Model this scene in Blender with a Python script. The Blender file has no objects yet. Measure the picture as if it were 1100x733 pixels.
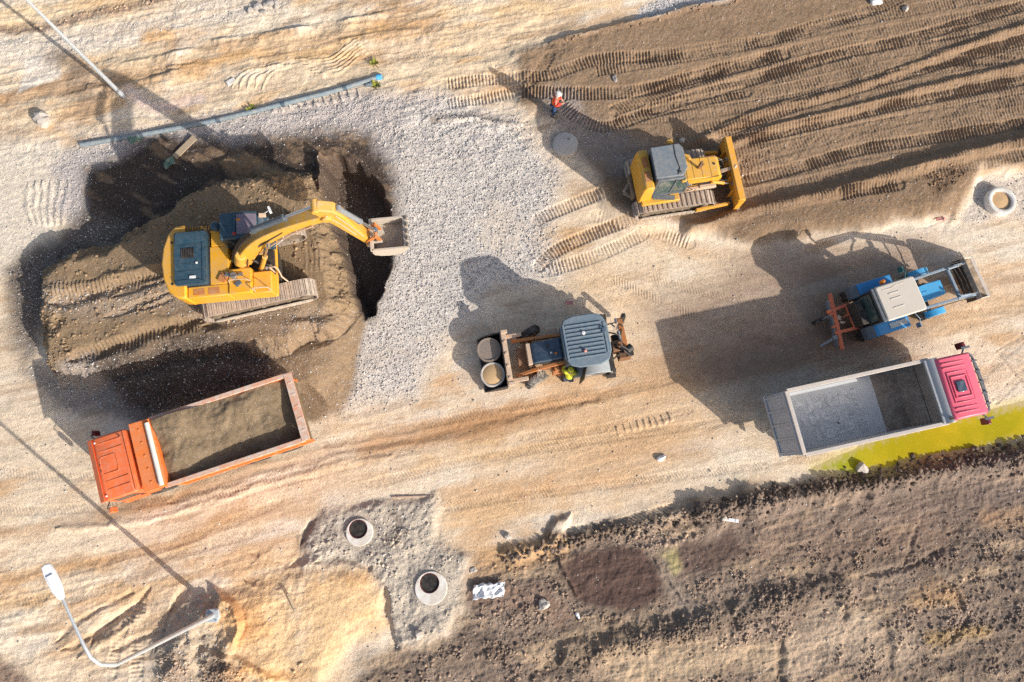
import bpy, bmesh, math, random
import numpy as np
from mathutils import Vector, Matrix, Euler

random.seed(7)
RNG = np.random.default_rng(11)
R = math.radians
scene = bpy.context.scene
COL = scene.collection

# ------------------------------------------------------------------ camera (a drone 28.5 m up, 24 mm lens)
PW, PH, PF = 1100.0, 733.0, 733.3           # survey frame of the aerial view
CAM_H = 28.5
_d = np.array([(535 - PW/2)/PF, -(505 - PH/2)/PF, -1.0]); _d /= np.linalg.norm(_d)
_Z = -_d
_X = np.array([1.0, 0, 0]) - _Z[0]*_Z; _X /= np.linalg.norm(_X)
_Y = np.cross(_Z, _X)
CAMR = np.array([_X, _Y, _Z])

def G(px, py, z=0.0):
    """survey mark -> world x, y at height z"""
    v = CAMR @ np.array([(px - PW/2)/PF, -(py - PH/2)/PF, -1.0])
    t = (z - CAM_H)/v[2]
    return np.array([v[0]*t, v[1]*t])

cam = bpy.data.cameras.new('camera'); cam.sensor_width = 36.0; cam.lens = 24.0
cam.clip_end = 9000; cam.clip_start = 0.1
camo = bpy.data.objects.new('camera', cam); COL.objects.link(camo)
M = Matrix([list(CAMR[0])+[0], list(CAMR[1])+[0], list(CAMR[2])+[CAM_H], [0, 0, 0, 1]])
camo.matrix_world = M
scene.camera = camo

# ------------------------------------------------------------------ daylight
SUN_EL, SUN_AZ = 27.0, -38.0                 # azimuth measured from +X, counter-clockwise
sd = Vector((math.cos(R(SUN_AZ))*math.cos(R(SUN_EL)), math.sin(R(SUN_AZ))*math.cos(R(SUN_EL)), math.sin(R(SUN_EL))))
sun = bpy.data.lights.new('sun', 'SUN'); sun.energy = 5.0; sun.angle = R(0.5); sun.color = (1.0, 0.96, 0.90)
suno = bpy.data.objects.new('sun', sun); COL.objects.link(suno)
suno.rotation_euler = (-sd).to_track_quat('-Z', 'Y').to_euler(); suno.location = (20, -20, 40)
w = bpy.data.worlds.new('World'); scene.world = w; w.use_nodes = True
nt = w.node_tree
sky = nt.nodes.new('ShaderNodeTexSky'); sky.sky_type = 'NISHITA'; sky.sun_disc = False
sky.sun_elevation = R(SUN_EL); sky.sun_rotation = R(90 - SUN_AZ); sky.dust_density = 3.0; sky.air_density = 1.0
bg = nt.nodes['Background']; bg.inputs['Strength'].default_value = 0.15
nt.links.new(sky.outputs[0], bg.inputs['Color'])
scene.view_settings.view_transform = 'Standard'; scene.view_settings.look = 'None'
scene.view_settings.exposure = 0; scene.view_settings.gamma = 1
scene.cycles.use_denoising = False
scene.cycles.denoiser = 'OPENIMAGEDENOISE'; scene.cycles.denoising_input_passes = 'RGB_ALBEDO_NORMAL'; scene.cycles.denoising_prefilter = 'ACCURATE'
scene.cycles.max_bounces = 6; scene.cycles.diffuse_bounces = 3; scene.cycles.glossy_bounces = 3
scene.cycles.sample_clamp_indirect = 4.0

# ------------------------------------------------------------------ noise
def _hash(ix, iy, seed):
    h = (ix.astype(np.int64)*374761393 + iy.astype(np.int64)*668265263 + seed*974711) & 0xFFFFFFFF
    h = ((h ^ (h >> 13))*1274126177) & 0xFFFFFFFF
    h = h ^ (h >> 16)
    return (h & 0xFFFF).astype(np.float32)/65535.0

def vnoise(x, y, seed=0):
    ix = np.floor(x); iy = np.floor(y); fx = (x-ix).astype(np.float32); fy = (y-iy).astype(np.float32)
    ux = fx*fx*(3-2*fx); uy = fy*fy*(3-2*fy)
    a = _hash(ix, iy, seed); b = _hash(ix+1, iy, seed); c = _hash(ix, iy+1, seed); d = _hash(ix+1, iy+1, seed)
    return ((a*(1-ux)+b*ux)*(1-uy) + (c*(1-ux)+d*ux)*uy)*2-1

def fbm(x, y, octs=4, seed=0, gain=0.5):
    s = 0; amp = 1; tot = 0
    ca, sa = math.cos(0.6), math.sin(0.6)
    for o in range(octs):
        s = s + amp*vnoise(x, y, seed+o*17); tot += amp
        x, y = (ca*x - sa*y)*2.03+5.1, (sa*x + ca*y)*2.03+1.7
        amp *= gain
    return s/tot

def sstep(a, b, v):
    t = np.clip((v-a)/(b-a), 0, 1)
    return t*t*(3-2*t)

def lin(c):
    c = np.array(c, dtype=np.float64)/255.0
    return np.where(c <= 0.04045, c/12.92, ((c+0.055)/1.055)**2.4)

KREF = 0.985                                  # sunlit ground: seen brightness / base colour
def alb(*c):
    v = lin(c)/KREF; g = v.mean(); return np.clip(g+(v-g)*0.97, 0, 0.82)

# ------------------------------------------------------------------ the ground: one sheet, fine near the site, out to the horizon
STEP = 0.03
def axis(lo, hi, far):
    mid = np.arange(lo, hi+STEP/2, STEP)
    out = []; s = STEP*2; v = hi
    while v < far:
        v += s; out.append(v); s *= 1.22
    neg = []; s = STEP*2; v = lo
    while v > -far:
        v -= s; neg.append(v); s *= 1.22
    return np.array(neg[::-1]+list(mid)+out)
xs = axis(-25.4, 27.4, 4000); ys = axis(-10.0, 23.6, 4000)
NX, NY = len(xs), len(ys)
X, Y = np.meshgrid(xs, ys)
X = X.astype(np.float64); Y = Y.astype(np.float64)
_near = (np.abs(X) < 80) & (np.abs(Y) < 80)
nA = fbm(X/2.6, Y/2.6, 4, 1)                 # broad mottling
nB = fbm(X/0.7, Y/0.7, 4, 31)                # clods and patches
nC = fbm(X/0.17, Y/0.17, 3, 61)              # grain
nD = fbm(X/0.07, Y/0.07, 2, 91)              # stones
ca, sa = math.cos(R(13)), math.sin(R(13))
LX, LY = X*ca + Y*sa, -X*sa + Y*ca           # along / across the haul road
nS = fbm(LX/4.5, LY/0.45, 5, 121)            # streaks left by traffic
nS2 = fbm(LX/1.6, LY/0.22, 3, 151)
WX = X + 0.30*fbm(X/1.1, Y/1.1, 4, 181); WY = Y + 0.30*fbm(X/1.1, Y/1.1, 4, 211)

H = np.zeros_like(X); H += 0.05*nA*0.6 + 0.012*nB + 0.004*nC
nR = 1-2*np.abs(fbm(LX/2.2, LY/0.35, 4, 241))          # small ridges left along the traffic direction
H += 0.007*nS2 + 0.009*nR
H[~_near] = 0.0
C = np.empty(X.shape+(3,)); PEB = np.zeros_like(X); ROU = np.zeros_like(X)   # colour, pebbles, roughness of relief
C[:] = alb(224, 200, 170)

ZREF = 0.0
def W(pts, z=None):
    z = ZREF if z is None else z
    return np.array([G(p[0], p[1], z) for p in pts])

def win(P, pad):
    x0, y0 = P.min(0)-pad; x1, y1 = P.max(0)+pad
    i0, i1 = np.searchsorted(xs, [x0, x1]); j0, j1 = np.searchsorted(ys, [y0, y1])
    return (slice(j0, max(j1, j0+1)), slice(i0, max(i1, i0+1)))

def segs(P, closed, xx, yy):
    """distance to a chain, arc length along it, signed side, inside"""
    best = np.full(xx.shape, 1e9); arc = np.zeros(xx.shape); side = np.zeros(xx.shape)
    ins = np.zeros(xx.shape, bool); L = 0.0
    n = len(P)
    for k in range(n if closed else n-1):
        a, b = P[k], P[(k+1) % n]; e = b-a; l = np.hypot(*e)+1e-9; u = e/l
        dx, dy = xx-a[0], yy-a[1]
        t = np.clip(dx*u[0]+dy*u[1], 0, l)
        d = np.hypot(dx-u[0]*t, dy-u[1]*t)
        m = d < best
        best = np.where(m, d, best); arc = np.where(m, L+t, arc)
        side = np.where(m, -dx*u[1]+dy*u[0], side)
        if closed:
            c = ((a[1] > yy) != (b[1] > yy)) & (xx < (b[0]-a[0])*(yy-a[1])/(b[1]-a[1]+1e-12)+a[0])
            ins ^= c
        L += l
    return best, arc, side, ins

def smooth_line(P, n=6):
    P = np.array(P, float); out = []
    for k in range(len(P)-1):
        p0 = P[max(k-1, 0)]; p1 = P[k]; p2 = P[k+1]; p3 = P[min(k+2, len(P)-1)]
        for i in range(n):
            t = i/n
            out.append(0.5*((2*p1)+(-p0+p2)*t+(2*p0-5*p1+4*p2-p3)*t*t+(-p0+3*p1-3*p2+p3)*t**3))
    out.append(P[-1])
    return np.array(out)

def poly(pts, z=None, soft=0.4, warp=True, shift=0.0):
    P = W(pts, z); s = win(P, 2.5)
    xx, yy = (WX[s], WY[s]) if warp else (X[s], Y[s])
    d, _, _, ins = segs(P, True, xx, yy)
    sdv = np.where(ins, d, -d) + shift
    return s, sdv, sstep(-soft/2, soft/2, sdv + 0.10*nB[s] + 0.05*nC[s])

def paint(s, m, col, peb=None, rough=None):
    m3 = m[..., None]
    C[s] = C[s]*(1-m3) + np.array(col)*m3
    if peb is not None: PEB[s] = PEB[s]*(1-m) + peb*m
    if rough is not None: ROU[s] = ROU[s]*(1-m) + rough*m

def zone(pts, col, soft=0.4, k=1.0, peb=None, rough=None, z=None):
    s, sdv, m = poly(pts, z, soft); paint(s, m*k, alb(*col), peb, rough); return s, sdv, m

def stroke(pts, width, col, k=0.8, soft=None, streaky=0.5, peb=None, rough=None):
    P = smooth_line(W(pts)); s = win(P, width*1.5+1)
    d, arc, side, _ = segs(P, False, WX[s], WY[s])
    soft = width*0.7 if soft is None else soft
    m = sstep(width/2+soft/2, width/2-soft/2, d + 0.12*nB[s]*min(width, 1.5))
    m = m*np.clip(1 - streaky*0.6*(1+1.6*nS[s]), 0, 1)
    paint(s, m*k, alb(*col), peb, rough); return s, m

def ridge(pts, width, h, asym=0.0, noise=0.35, wob=0.5):
    P = smooth_line(W(pts)); s = win(P, width*2+0.5)
    d, arc, side, _ = segs(P, False, WX[s]*wob+X[s]*(1-wob), WY[s]*wob+Y[s]*(1-wob))
    wv = width*(1+noise*vnoise(arc/0.5, arc*0, 5)+0.6*wob*nB[s])*sstep(-0.1, 0.5, arc+0.05)
    t = np.clip(1-d/wv, 0, 1)
    H[s] += h*(t*t*(3-2*t))*(1+noise*nB[s]) + 0.3*abs(h)*t*nC[s]*noise
    return s, t

def scarp(pts, drop, width=0.25, reach=1.0):
    """a small cut: ground on the left of the line stands higher and fades back to level"""
    P = smooth_line(W(pts)); s = win(P, reach+0.5)
    d, arc, side, _ = segs(P, False, X[s]+0.08*nB[s], Y[s]+0.08*nB[s])
    f = sstep(-width/2, width/2, side)*(0.55+0.9*nA[s]+0.5*nB[s]).clip(0.05, 1.4)*np.exp(-np.maximum(side, 0)/reach*2)*sstep(reach, reach*0.4, d)
    H[s] += drop*f
    return s

def prints(pts, width=0.55, depth=0.055, pitch=0.155, col=None, k=0.35, skew=0.0, fade=0.0, bank=0.0):
    """marks of a crawler track: cross bars pressed along a lane"""
    P = smooth_line(W(pts)); s = win(P, width+0.6)
    d, arc, side, _ = segs(P, False, X[s]+0.05*nA[s], Y[s]+0.05*nA[s])
    m = sstep(width/2+0.07, width/2-0.05, d)
    wear = np.clip(0.75+0.75*fbm(X[s]/0.9, Y[s]/0.9, 2, 301)-fade, 0.0, 1)
    ph = (arc + skew*side)/pitch*2*np.pi + 0.5*nB[s]
    bar = np.sin(ph); bar = np.sign(bar)*np.abs(bar)**0.6; depth = depth*1.35
    H[s] += m*(depth*0.55*bar*wear - depth*0.6) + 0.008*m*nC[s]
    if bank: H[s] += bank*np.exp(-((d-width/2-0.1)/0.10)**2)
    if col is not None: paint(s, m*k*(0.6+0.4*bar), alb(*col))

# ---- upper left bank: sandy strip with ochre streaks
zone([(-90, -90), (640, -90), (590, 30), (555, 70), (470, 108), (330, 112), (100, 152), (-90, 165)], (216, 192, 160), 1.0)
s = np.s_[:, :]
C *= (1 + 0.17*nS + 0.12*nA + 0.07*nB)[..., None]
oc = sstep(0.02, 0.42, fbm(LX/4.2, LY/1.3, 5, 451)+0.25*nS2); paint(s, oc*0.7, alb(205, 163, 118))
wh = sstep(0.05, 0.45, fbm(LX/3.4, LY/1.1, 5, 471)+0.2*nB); paint(s, wh*0.6, alb(234, 217, 194))
br = sstep(0.22, 0.5, fbm(LX/2.6, LY/0.5, 5, 491)); paint(s, br*0.55, alb(172, 138, 104))
ub = sstep(12.0, 15.0, Y)*sstep(6.0, 1.0, X); H += _near*ub*(0.018*nR + 0.035*fbm(LX/0.9, LY/0.4, 4, 521) + 0.045*nB + 0.012*nC)
lb_ = sstep(-2.0, -4.5, Y)*sstep(-6.0, -9.0, X); H += _near*lb_*(0.015*nR+0.045*nB+0.01*nC)
oc = sstep(0.15, 0.55, fbm(LX/3.2, LY/0.8, 4, 401)); oc *= sstep(11.5, 14.5, Y)
paint(s, oc*0.55, alb(222, 172, 112))
wh = sstep(0.1, 0.5, fbm(LX/2.4, LY/0.9, 4, 431))
paint(s, wh*0.5, alb(228, 214, 196))
stroke([(-60, 66), (90, 42), (190, 20), (300, 0)], 1.3, (226, 213, 196), 0.9, peb=0.5, rough=0.4)
stroke([(-40, 40), (0, 33), (80, 21), (185, -6)], 0.42, (138, 116, 100), 0.95, 0.2, 0.15, rough=0.8)
stroke([(-40, 22), (60, 12), (150, -8)], 0.9, (234, 200, 152), 0.8)
stroke([(120, 92), (250, 60), (360, 38), (470, 22)], 1.0, (182, 142, 100), 0.8)
stroke([(-30, 112), (60, 96), (130, 84)], 0.8, (170, 132, 96), 0.8)
stroke([(160, 40), (176, 36), (186, 46)], 0.8, (214, 160, 92), 0.8)
stroke([(200, 70), (270, 62), (340, 55), (410, 30)], 0.5, (216, 168, 108), 0.8)
stroke([(210, 100), (260, 95), (320, 85)], 0.9, (222, 196, 164), 0.8)
stroke([(420, 50), (500, 45), (580, 20)], 1.2, (226, 196, 158), 0.7)
stroke([(480, 12), (560, 8), (660, 2)], 0.8, (232, 190, 132), 0.6)
zone([(680, 24), (690, 8), (800, -30), (830, -30), (790, 4), (720, 18)], (218, 210, 202), 0.3, peb=0.9, rough=0.5)
zone([(18, 100), (30, 62), (60, 55), (64, 86)], (226, 214, 198), 0.25, 0.85)
stroke([(60, 60), (85, 75), (92, 120)], 1.0, (128, 106, 88), 0.8, rough=0.5)  # boom's shadow painted onto the bank as a dark brown stroke
stroke([(140, 100), (165, 118), (215, 108)], 0.5, (226, 200, 190), 0.7)
scarp([(395, 17), (300, 34), (238, 42)], 0.28)
scarp([(190, 56), (148, 65)], 0.25); scarp([(182, 78), (130, 92), (110, 92)], 0.22)
scarp([(470, 28), (380, 40), (300, 60), (200, 70)], 0.15)
for k in range(6):                           # scrape marks of a bucket
    ridge([(318+4*k, 64+3.2*k), (348+3*k, 64+3*k), (372+2*k, 52+3*k), (384+2*k, 44+3*k)], 0.10, 0.045)
for k in range(5):
    ridge([(248+8*k, 96), (256+8*k, 84), (272+7*k, 76), (300+4*k, 70)], 0.09, 0.04)
for k in range(11):                          # blade marks below the pipe
    x0 = 292+9*k
    ridge([(x0, 112-1.6*k), (x0+3, 121-1.6*k)], 0.10, 0.07)
# pale gravel on the left
zone([(-90, 150), (60, 148), (96, 165), (80, 220), (40, 268), (-90, 300)], (226, 210, 188), 1.2, peb=0.2, rough=0.3)
for k in range(6):
    ridge([(28+9*k, 195), (30+8*k, 215), (36+6*k, 240)], 0.18, 0.05)
# crushed stone apron
zone([(62, 180), (90, 150), (200, 134), (330, 110), (400, 96), (480, 104), (505, 130), (445, 160), (436, 220), (380, 200), (300, 170),
      (200, 175), (130, 215), (80, 245), (60, 225)], (196, 183, 175), 1.2, peb=0.9, rough=0.28)
gs, _, gmk = zone([(440, 118), (480, 106), (560, 128), (600, 185), (590, 240), (604, 292), (530, 306), (480, 352), (446, 424), (372, 440), (352, 380),
      (400, 330), (418, 260), (420, 205), (430, 160)], (222, 211, 199), 1.6, peb=0.9, rough=0.22)
paint(gs, gmk*sstep(0.1, 0.5, nA[gs]+0.4*nB[gs])*0.45, alb(222, 200, 172), 0.3, 0.15)
paint(gs, gmk*sstep(0.15, 0.5, nS[gs]+0.3*nB[gs])*0.4, alb(186, 174, 164))
stroke([(455, 165), (490, 172), (530, 160)], 1.2, (196, 184, 176), 0.5)
stroke([(560, 130), (600, 200), (590, 260)], 0.9, (222, 200, 172), 0.5)
ridge([(470, 130), (500, 128), (560, 136)], 0.2, 0.08); stroke([(465, 128), (510, 126), (545, 132)], 0.35, (140, 118, 98), 0.8)
# haul road streaks
for pts, wd, c, k in [
    ([(-40, 580), (60, 566), (180, 536), (330, 490), (470, 462), (640, 424), (730, 410)], 0.6, (168, 130, 94), 1.0),
    ([(-40, 560), (60, 545), (200, 520), (340, 470)], 0.5, (214, 190, 160), 0.6),
    ([(340, 520), (420, 500), (520, 480), (640, 470), (800, 455)], 1.3, (216, 182, 140), 0.7),
    ([(400, 480), (430, 470), (520, 455), (600, 440)], 1.0, (180, 136, 96), 0.85),
    ([(430, 520), (520, 505), (620, 500), (700, 505), (800, 500)], 0.9, (230, 210, 182), 0.7),
    ([(560, 520), (650, 500), (720, 470)], 1.6, (198, 152, 106), 0.6),
    ([(620, 450), (680, 440), (760, 430)], 0.8, (224, 196, 160), 0.6),
    ([(590, 250), (640, 300), (680, 330), (700, 420)], 1.6, (212, 174, 128), 0.55),
    ([(660, 270), (740, 285), (830, 300)], 1.8, (232, 208, 174), 0.7),
    ([(700, 250), (760, 275), (820, 270)], 0.9, (212, 174, 130), 0.6),
    ([(820, 265), (900, 240), (960, 245), (1100, 260)], 1.0, (232, 216, 194), 0.8),
    ([(860, 290), (900, 275), (1000, 265)], 1.2, (200, 160, 124), 0.5),
    ([(700, 400), (800, 380), (900, 340), (1000, 330), (1100, 310)], 2.0, (196, 160, 128), 0.5),
    ([(1000, 350), (1060, 330), (1110, 330)], 1.6, (224, 192, 152), 0.6),
    ([(1060, 420), (1110, 400)], 1.6, (216, 198, 176), 0.6),
    ([(740, 400), (850, 375), (960, 355)], 1.1, (140, 110, 90), 0.8),
    ([(-40, 470), (30, 470), (80, 520)], 2.6, (224, 206, 180), 0.6),
    ([(-40, 640), (60, 610), (180, 590), (260, 545)], 0.55, (190, 148, 104), 0.85),
    ([(-30, 656), (30, 650), (60, 640)], 0.6, (204, 166, 120), 0.8),
    ([(130, 640), (180, 600), (240, 560), (330, 545)], 0.9, (200, 164, 122), 0.7),
    ([(20, 600), (60, 586), (130, 580)], 0.9, (228, 206, 178), 0.6),
    ([(480, 560), (560, 545), (660, 540)], 0.8, (218, 180, 134), 0.6),
    ([(780, 520), (850, 500), (900, 490)], 1.0, (212, 194, 168), 0.7),
]:
    stroke(pts, wd, c, k)
ridge([(180, 540), (330, 493), (470, 465), (640, 428)], 0.25, -0.05); ridge([(60, 570), (180, 553), (330, 508), (420, 490)], 0.2, 0.05)
for k in range(9):                           # tyre treads
    ridge([(662+7*k, 458-2*k), (666+7*k, 466-2*k)], 0.11, 0.05)
for a, b in (((1070, 376), (1120, 430)), ((1070, 376), (1110, 352)), ((1070, 376), (1120, 392)), ((985, 245), (1010, 238))):
    ridge([a, ((a[0]+b[0])/2, (a[1]+b[1])/2+2), b], 0.10, -0.025); stroke([a, b], 0.10, (176, 148, 124), 0.45)
zone([(690, 330), (760, 306), (830, 250), (900, 270), (980, 262), (1010, 290), (1000, 370), (850, 410), (790, 440), (720, 400)], (150, 122, 102), 2.0, 0.7)  # moist brown soil with the tractor and truck shade put into its colour
zone([(560, 440), (640, 410), (740, 400), (780, 450), (700, 520), (600, 520)], (208, 168, 124), 2.5, 0.5)
# graded brown ground behind the bulldozer
BR = [(556, 62), (598, 44), (690, 22), (800, -6), (900, -60), (1250, -90), (1250, 175), (1100, 182), (1048, 186), (1024, 236), (960, 236),
      (900, 248), (815, 262), (770, 252), (700, 232), (655, 222), (640, 190), (600, 130), (560, 112)]
s, sv, m = zone(BR, (148, 122, 96), 0.7, peb=0.10, rough=0.5)
H[s] += 0.16*sstep(-0.5, 0.3, sv) - m*0.010*(nR[s]+0.5*nS2[s])
C[s] *= (1 + m*(0.16*nS[s] + 0.10*nB[s] + 0.08*nA[s]))[..., None]
zone([(770, 252), (815, 262), (900, 250), (985, 236), (1030, 200), (1040, 190), (960, 190), (860, 210), (760, 235)], (138, 112, 86), 0.5, 0.7, peb=0.15)
for pts, wd, h in [([(1130, 18), (1100, 24), (1020, 52), (947, 80), (880, 101), (820, 116), (740, 152)], 0.32, 0.15),
                   ([(1140, 56), (1100, 66), (1000, 90), (900, 117), (820, 137), (760, 165)], 0.32, 0.15),
                   ([(1150, 138), (1100, 147), (980, 177), (890, 203), (800, 224), (740, 244)], 0.48, 0.32)]:
    q, t = ridge([(a, b+5) for a, b in pts], wd, h, noise=0.12, wob=0.04); paint(q, t*0.25, alb(134, 104, 78))
q, sv, m = poly([(740, 246), (890, 207), (980, 180), (1100, 150), (1200, 130), (1200, 176), (1048, 190), (1010, 230), (900, 246), (800, 256)], 0, 0.8)
H[q] += 0.24*sstep(-0.4, 0.5, sv)
for off in range(14):                         # older passes of the same machine, half rubbed out
    y0 = [6, 30, 70, 82, 104, 118, 150, 166, 20, -12, 44, 92, 132, 56][off]
    prints([(1150, y0-6+18*0), (1040, y0+14), (930, y0+34), (820, y0+58), (740-6*off, y0+76)], width=0.58, depth=0.03, pitch=0.15, fade=0.2)
for pts, kw in [
    ([(1150, 122), (1074, 138), (990, 151), (922, 162), (860, 180), (800, 196)], dict(depth=0.07)),
    ([(1150, 76), (1074, 92), (960, 114), (871, 135), (800, 152)], dict(depth=0.065)),
    ([(1130, 34), (1074, 51), (973, 80), (909, 99), (845, 118), (770, 146)], dict(depth=0.06)),
    ([(1110, 4), (1049, 22), (973, 44), (909, 58), (845, 76), (780, 95), (700, 118)], dict(depth=0.06)),
    ([(1000, -20), (947, 8), (884, 27), (820, 46), (740, 62), (640, 78)], dict(depth=0.04, fade=0.15)),
    ([(840, 60), (760, 80), (690, 98), (630, 102), (560, 100)], dict(depth=0.065, width=0.62)),
    ([(800, 100), (740, 112), (690, 125), (650, 138), (620, 128), (600, 110)], dict(depth=0.06)),
    ([(700, 62), (640, 66), (590, 82), (545, 84), (480, 90)], dict(depth=0.05, fade=0.1)),
    ([(590, 62), (560, 96), (480, 112)], dict(depth=0.05, width=0.5)),
    ([(820, 66), (740, 90), (660, 120)], dict(depth=0.05, skew=0.3)),
    ([(1030, 116), (940, 136), (850, 160), (800, 175)], dict(depth=0.025, fade=0.3)),
    ([(1090, 68), (1000, 68), (930, 90)], dict(depth=0.03, fade=0.3)),
    ([(960, 202), (920, 208), (900, 212)], dict(depth=0.06, fade=-0.2)),
    ([(700, 190), (650, 206), (600, 226), (578, 236)], dict(depth=0.06, col=(176, 140, 104))),
    ([(760, 214), (700, 230), (650, 246), (600, 268), (580, 285)], dict(depth=0.06, col=(176, 140, 104), k=0.7)),
    ([(690, 252), (640, 275), (590, 290)], dict(depth=0.04, col=(200, 168, 130), fade=0.2)),
    ([(640, 232), (690, 245), (740, 262)], dict(depth=0.03, fade=0.3)),
]:
    prints(pts, **kw)
ridge([(590, 48), (620, 40), (690, 24), (800, -4)], 0.22, 0.16); stroke([(590, 50), (640, 38), (700, 24), (800, -2)], 0.22, (120, 96, 76), 0.8, rough=0.8)
s = scarp([(1020, 236), (1028, 205), (1000, 190)], -0.2); s, m = stroke([(1002, 205), (1012, 196), (1020, 192)], 0.7, (100, 78, 60), 0.8, rough=1.0)
stroke([(604, 120), (625, 150), (690, 172)], 1.8, (172, 158, 148), 0.75, peb=0.6)
zone([(1044, 200), (1060, 192), (1110, 186), (1110, 236), (1050, 240), (1030, 238)], (218, 202, 184), 0.5, 0.85, peb=0.4, rough=0.5)
# ---- spoil bench the excavator works from, the trench in front of it and the damp ground behind, its colour darkened further where shadows fall
DAMP_SHADE = [(92, 182), (176, 142), (250, 152), (340, 140), (402, 142), (432, 196), (424, 262), (402, 345), (340, 350), (300, 330), (200, 300),
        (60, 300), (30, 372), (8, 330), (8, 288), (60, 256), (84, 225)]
s, sv, m = zone(DAMP_SHADE, (78, 66, 57), 1.1, peb=0.10, rough=0.5)
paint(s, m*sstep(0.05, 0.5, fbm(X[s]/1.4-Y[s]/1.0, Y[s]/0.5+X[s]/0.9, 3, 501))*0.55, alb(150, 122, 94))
zone([(8, 288), (60, 256), (90, 225), (140, 240), (130, 275), (110, 300), (50, 300), (44, 372), (22, 400), (14, 370)], (108, 96, 86), 1.2, 0.85, peb=0.5, rough=0.6)
TR = [(346, 172), (362, 164), (388, 172), (410, 196), (420, 222), (420, 268), (413, 304), (404, 342), (392, 346), (384, 322), (374, 290), (362, 255), (350, 215)]
MT = [(44, 292), (92, 270), (132, 258), (172, 232), (222, 204), (280, 190), (318, 192), (330, 218), (338, 252), (350, 290), (360, 322),
      (346, 344), (300, 366), (220, 370), (140, 378), (80, 396), (56, 388), (44, 362), (50, 330)]
MH = 1.4
s, sv, m = poly(MT, MH, 0.5)
top = sstep(-1.0, 0.25, sv + 0.18*nB[s] + 0.06*nC[s]); slp = 4*top*(1-top)
H[s] = H[s]*(1-top) + top*(MH + 0.10*nA[s] + 0.03*nB[s])
H[s] += slp*(0.10*nB[s]+0.035*nC[s])
paint(s, sstep(-1.0, -0.5, sv + 0.2*nB[s]), alb(142, 119, 92), 0.06, 0.6)
ROU[s] = np.maximum(ROU[s], slp*1.0)
zone([(232, 170), (262, 166), (300, 178), (348, 212), (330, 226), (290, 206), (250, 192)], (138, 113, 86), 0.5, 0.9)
ridge([(236, 176), (270, 180), (310, 196), (340, 216)], 0.8, 0.22); ridge([(346, 165), (347, 185), (349, 205)], 0.28, 0.5)
MS = [(80, 398), (140, 376), (220, 366), (352, 342), (392, 336), (378, 400), (364, 442), (320, 448), (250, 440), (120, 432)]
s, sv, m = poly(MS, 0.3, 0.6)
f = sstep(-0.2, 1.6, sv); H[s] = np.where(f > 0.01, np.maximum(H[s], f*0.75), H[s])
paint(s, sstep(-0.4, 0.1, sv), alb(140, 117, 92), 0.2, 0.45)
s, sv, m = poly(TR, 0, 0.4)
H[s] -= 1.6*sstep(-0.04, 0.30, sv+0.06*nB[s])
paint(s, sstep(-0.12, 0.1, sv), alb(92, 76, 64), 0.2, 0.5)
zone([(70, 405), (120, 386), (150, 420), (150, 455), (100, 440), (60, 436), (24, 402), (40, 392)], (150, 134, 120), 0.6, 0.8, peb=1.0, rough=0.6)
zone([(110, 392), (180, 374), (250, 366), (292, 380), (296, 410), (200, 440), (150, 452), (130, 420)], (80, 69, 61), 0.9, 0.9, peb=0.35, rough=0.6)  # soil colour darkened to deepen the orange truck's shadow
ZREF = 1.4
for pts, wd, h in [([(52, 326), (110, 312), (176, 292)], 0.35, -0.16), ([(75, 388), (140, 362), (215, 340)], 0.45, -0.22), ([(48, 370), (56, 350), (62, 345)], 0.3, -0.12),
                   ([(120, 318), (180, 300)], 0.16, -0.10), ([(130, 332), (185, 312)], 0.16, -0.10), ([(110, 340), (185, 322)], 0.14, -0.08),
                   ([(215, 350), (290, 338), (340, 338), (372, 322), (372, 290)], 0.4, -0.18), ([(215, 342), (300, 330), (350, 334)], 0.25, -0.12),
                   ([(220, 358), (290, 346), (352, 348)], 0.25, 0.10), ([(45, 312), (110, 300), (172, 284)], 0.3, 0.10), ([(75, 380), (150, 352), (200, 338)], 0.25, 0.08)]:
    ridge(smooth_line(pts), wd, h)
for k in range(6):                           # curved tooth marks in the face of the bench
    ridge([(312+6*k, 238+1.5*k), (326+5*k, 262), (326+5.5*k, 290)], 0.10, 0.06)
prints([(210, 348), (120, 372), (70, 392)], depth=0.05, width=0.6); prints([(170, 300), (110, 306), (55, 312)], depth=0.04, width=0.6)
stroke([(50, 318), (120, 325), (190, 310)], 1.2, (176, 152, 128), 0.6, peb=1.0)
stroke([(190, 330), (290, 342), (340, 340)], 0.8, (150, 124, 100), 0.5, peb=1.0)
ZREF = 0.0
# ---- lower left: sand, ruts and the lamp's heap of soil
q, sv, m = zone([(170, 740), (160, 690), (190, 650), (225, 630), (250, 640), (262, 700), (280, 740)], (190, 168, 140), 0.7, peb=0.5, rough=0.5)
H[q] += 0.45*sstep(-0.3, 1.2, sv)*(1+0.6*nB[q])
zone([(165, 740), (172, 706), (200, 690), (206, 720), (200, 740)], (146, 124, 106), 0.6, 0.8, peb=0.5, rough=0.7)
zone([(220, 740), (222, 705), (240, 694), (262, 716), (270, 740)], (112, 94, 82), 0.4, 0.9, peb=0.3, rough=1.0)
zone([(-60, 760), (-60, 710), (0, 706), (28, 722), (40, 760)], (128, 106, 92), 0.5, 0.9, rough=0.6)
for pts, wd, h in [([(100, 692), (112, 672), (146, 650)], 0.30, -0.14), ([(66, 698), (100, 682), (160, 634)], 0.16, -0.09), ([(166, 700), (186, 650), (200, 626)], 0.14, -0.08),
                   ([(84, 708), (112, 690), (156, 656)], 0.2, 0.07), ([(182, 658), (202, 632)], 0.22, -0.10), ([(60, 690), (90, 664), (140, 636)], 0.16, -0.07), ([(120, 700), (150, 684), (176, 676)], 0.16, -0.08)]:
    ridge(pts, wd, h)
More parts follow.
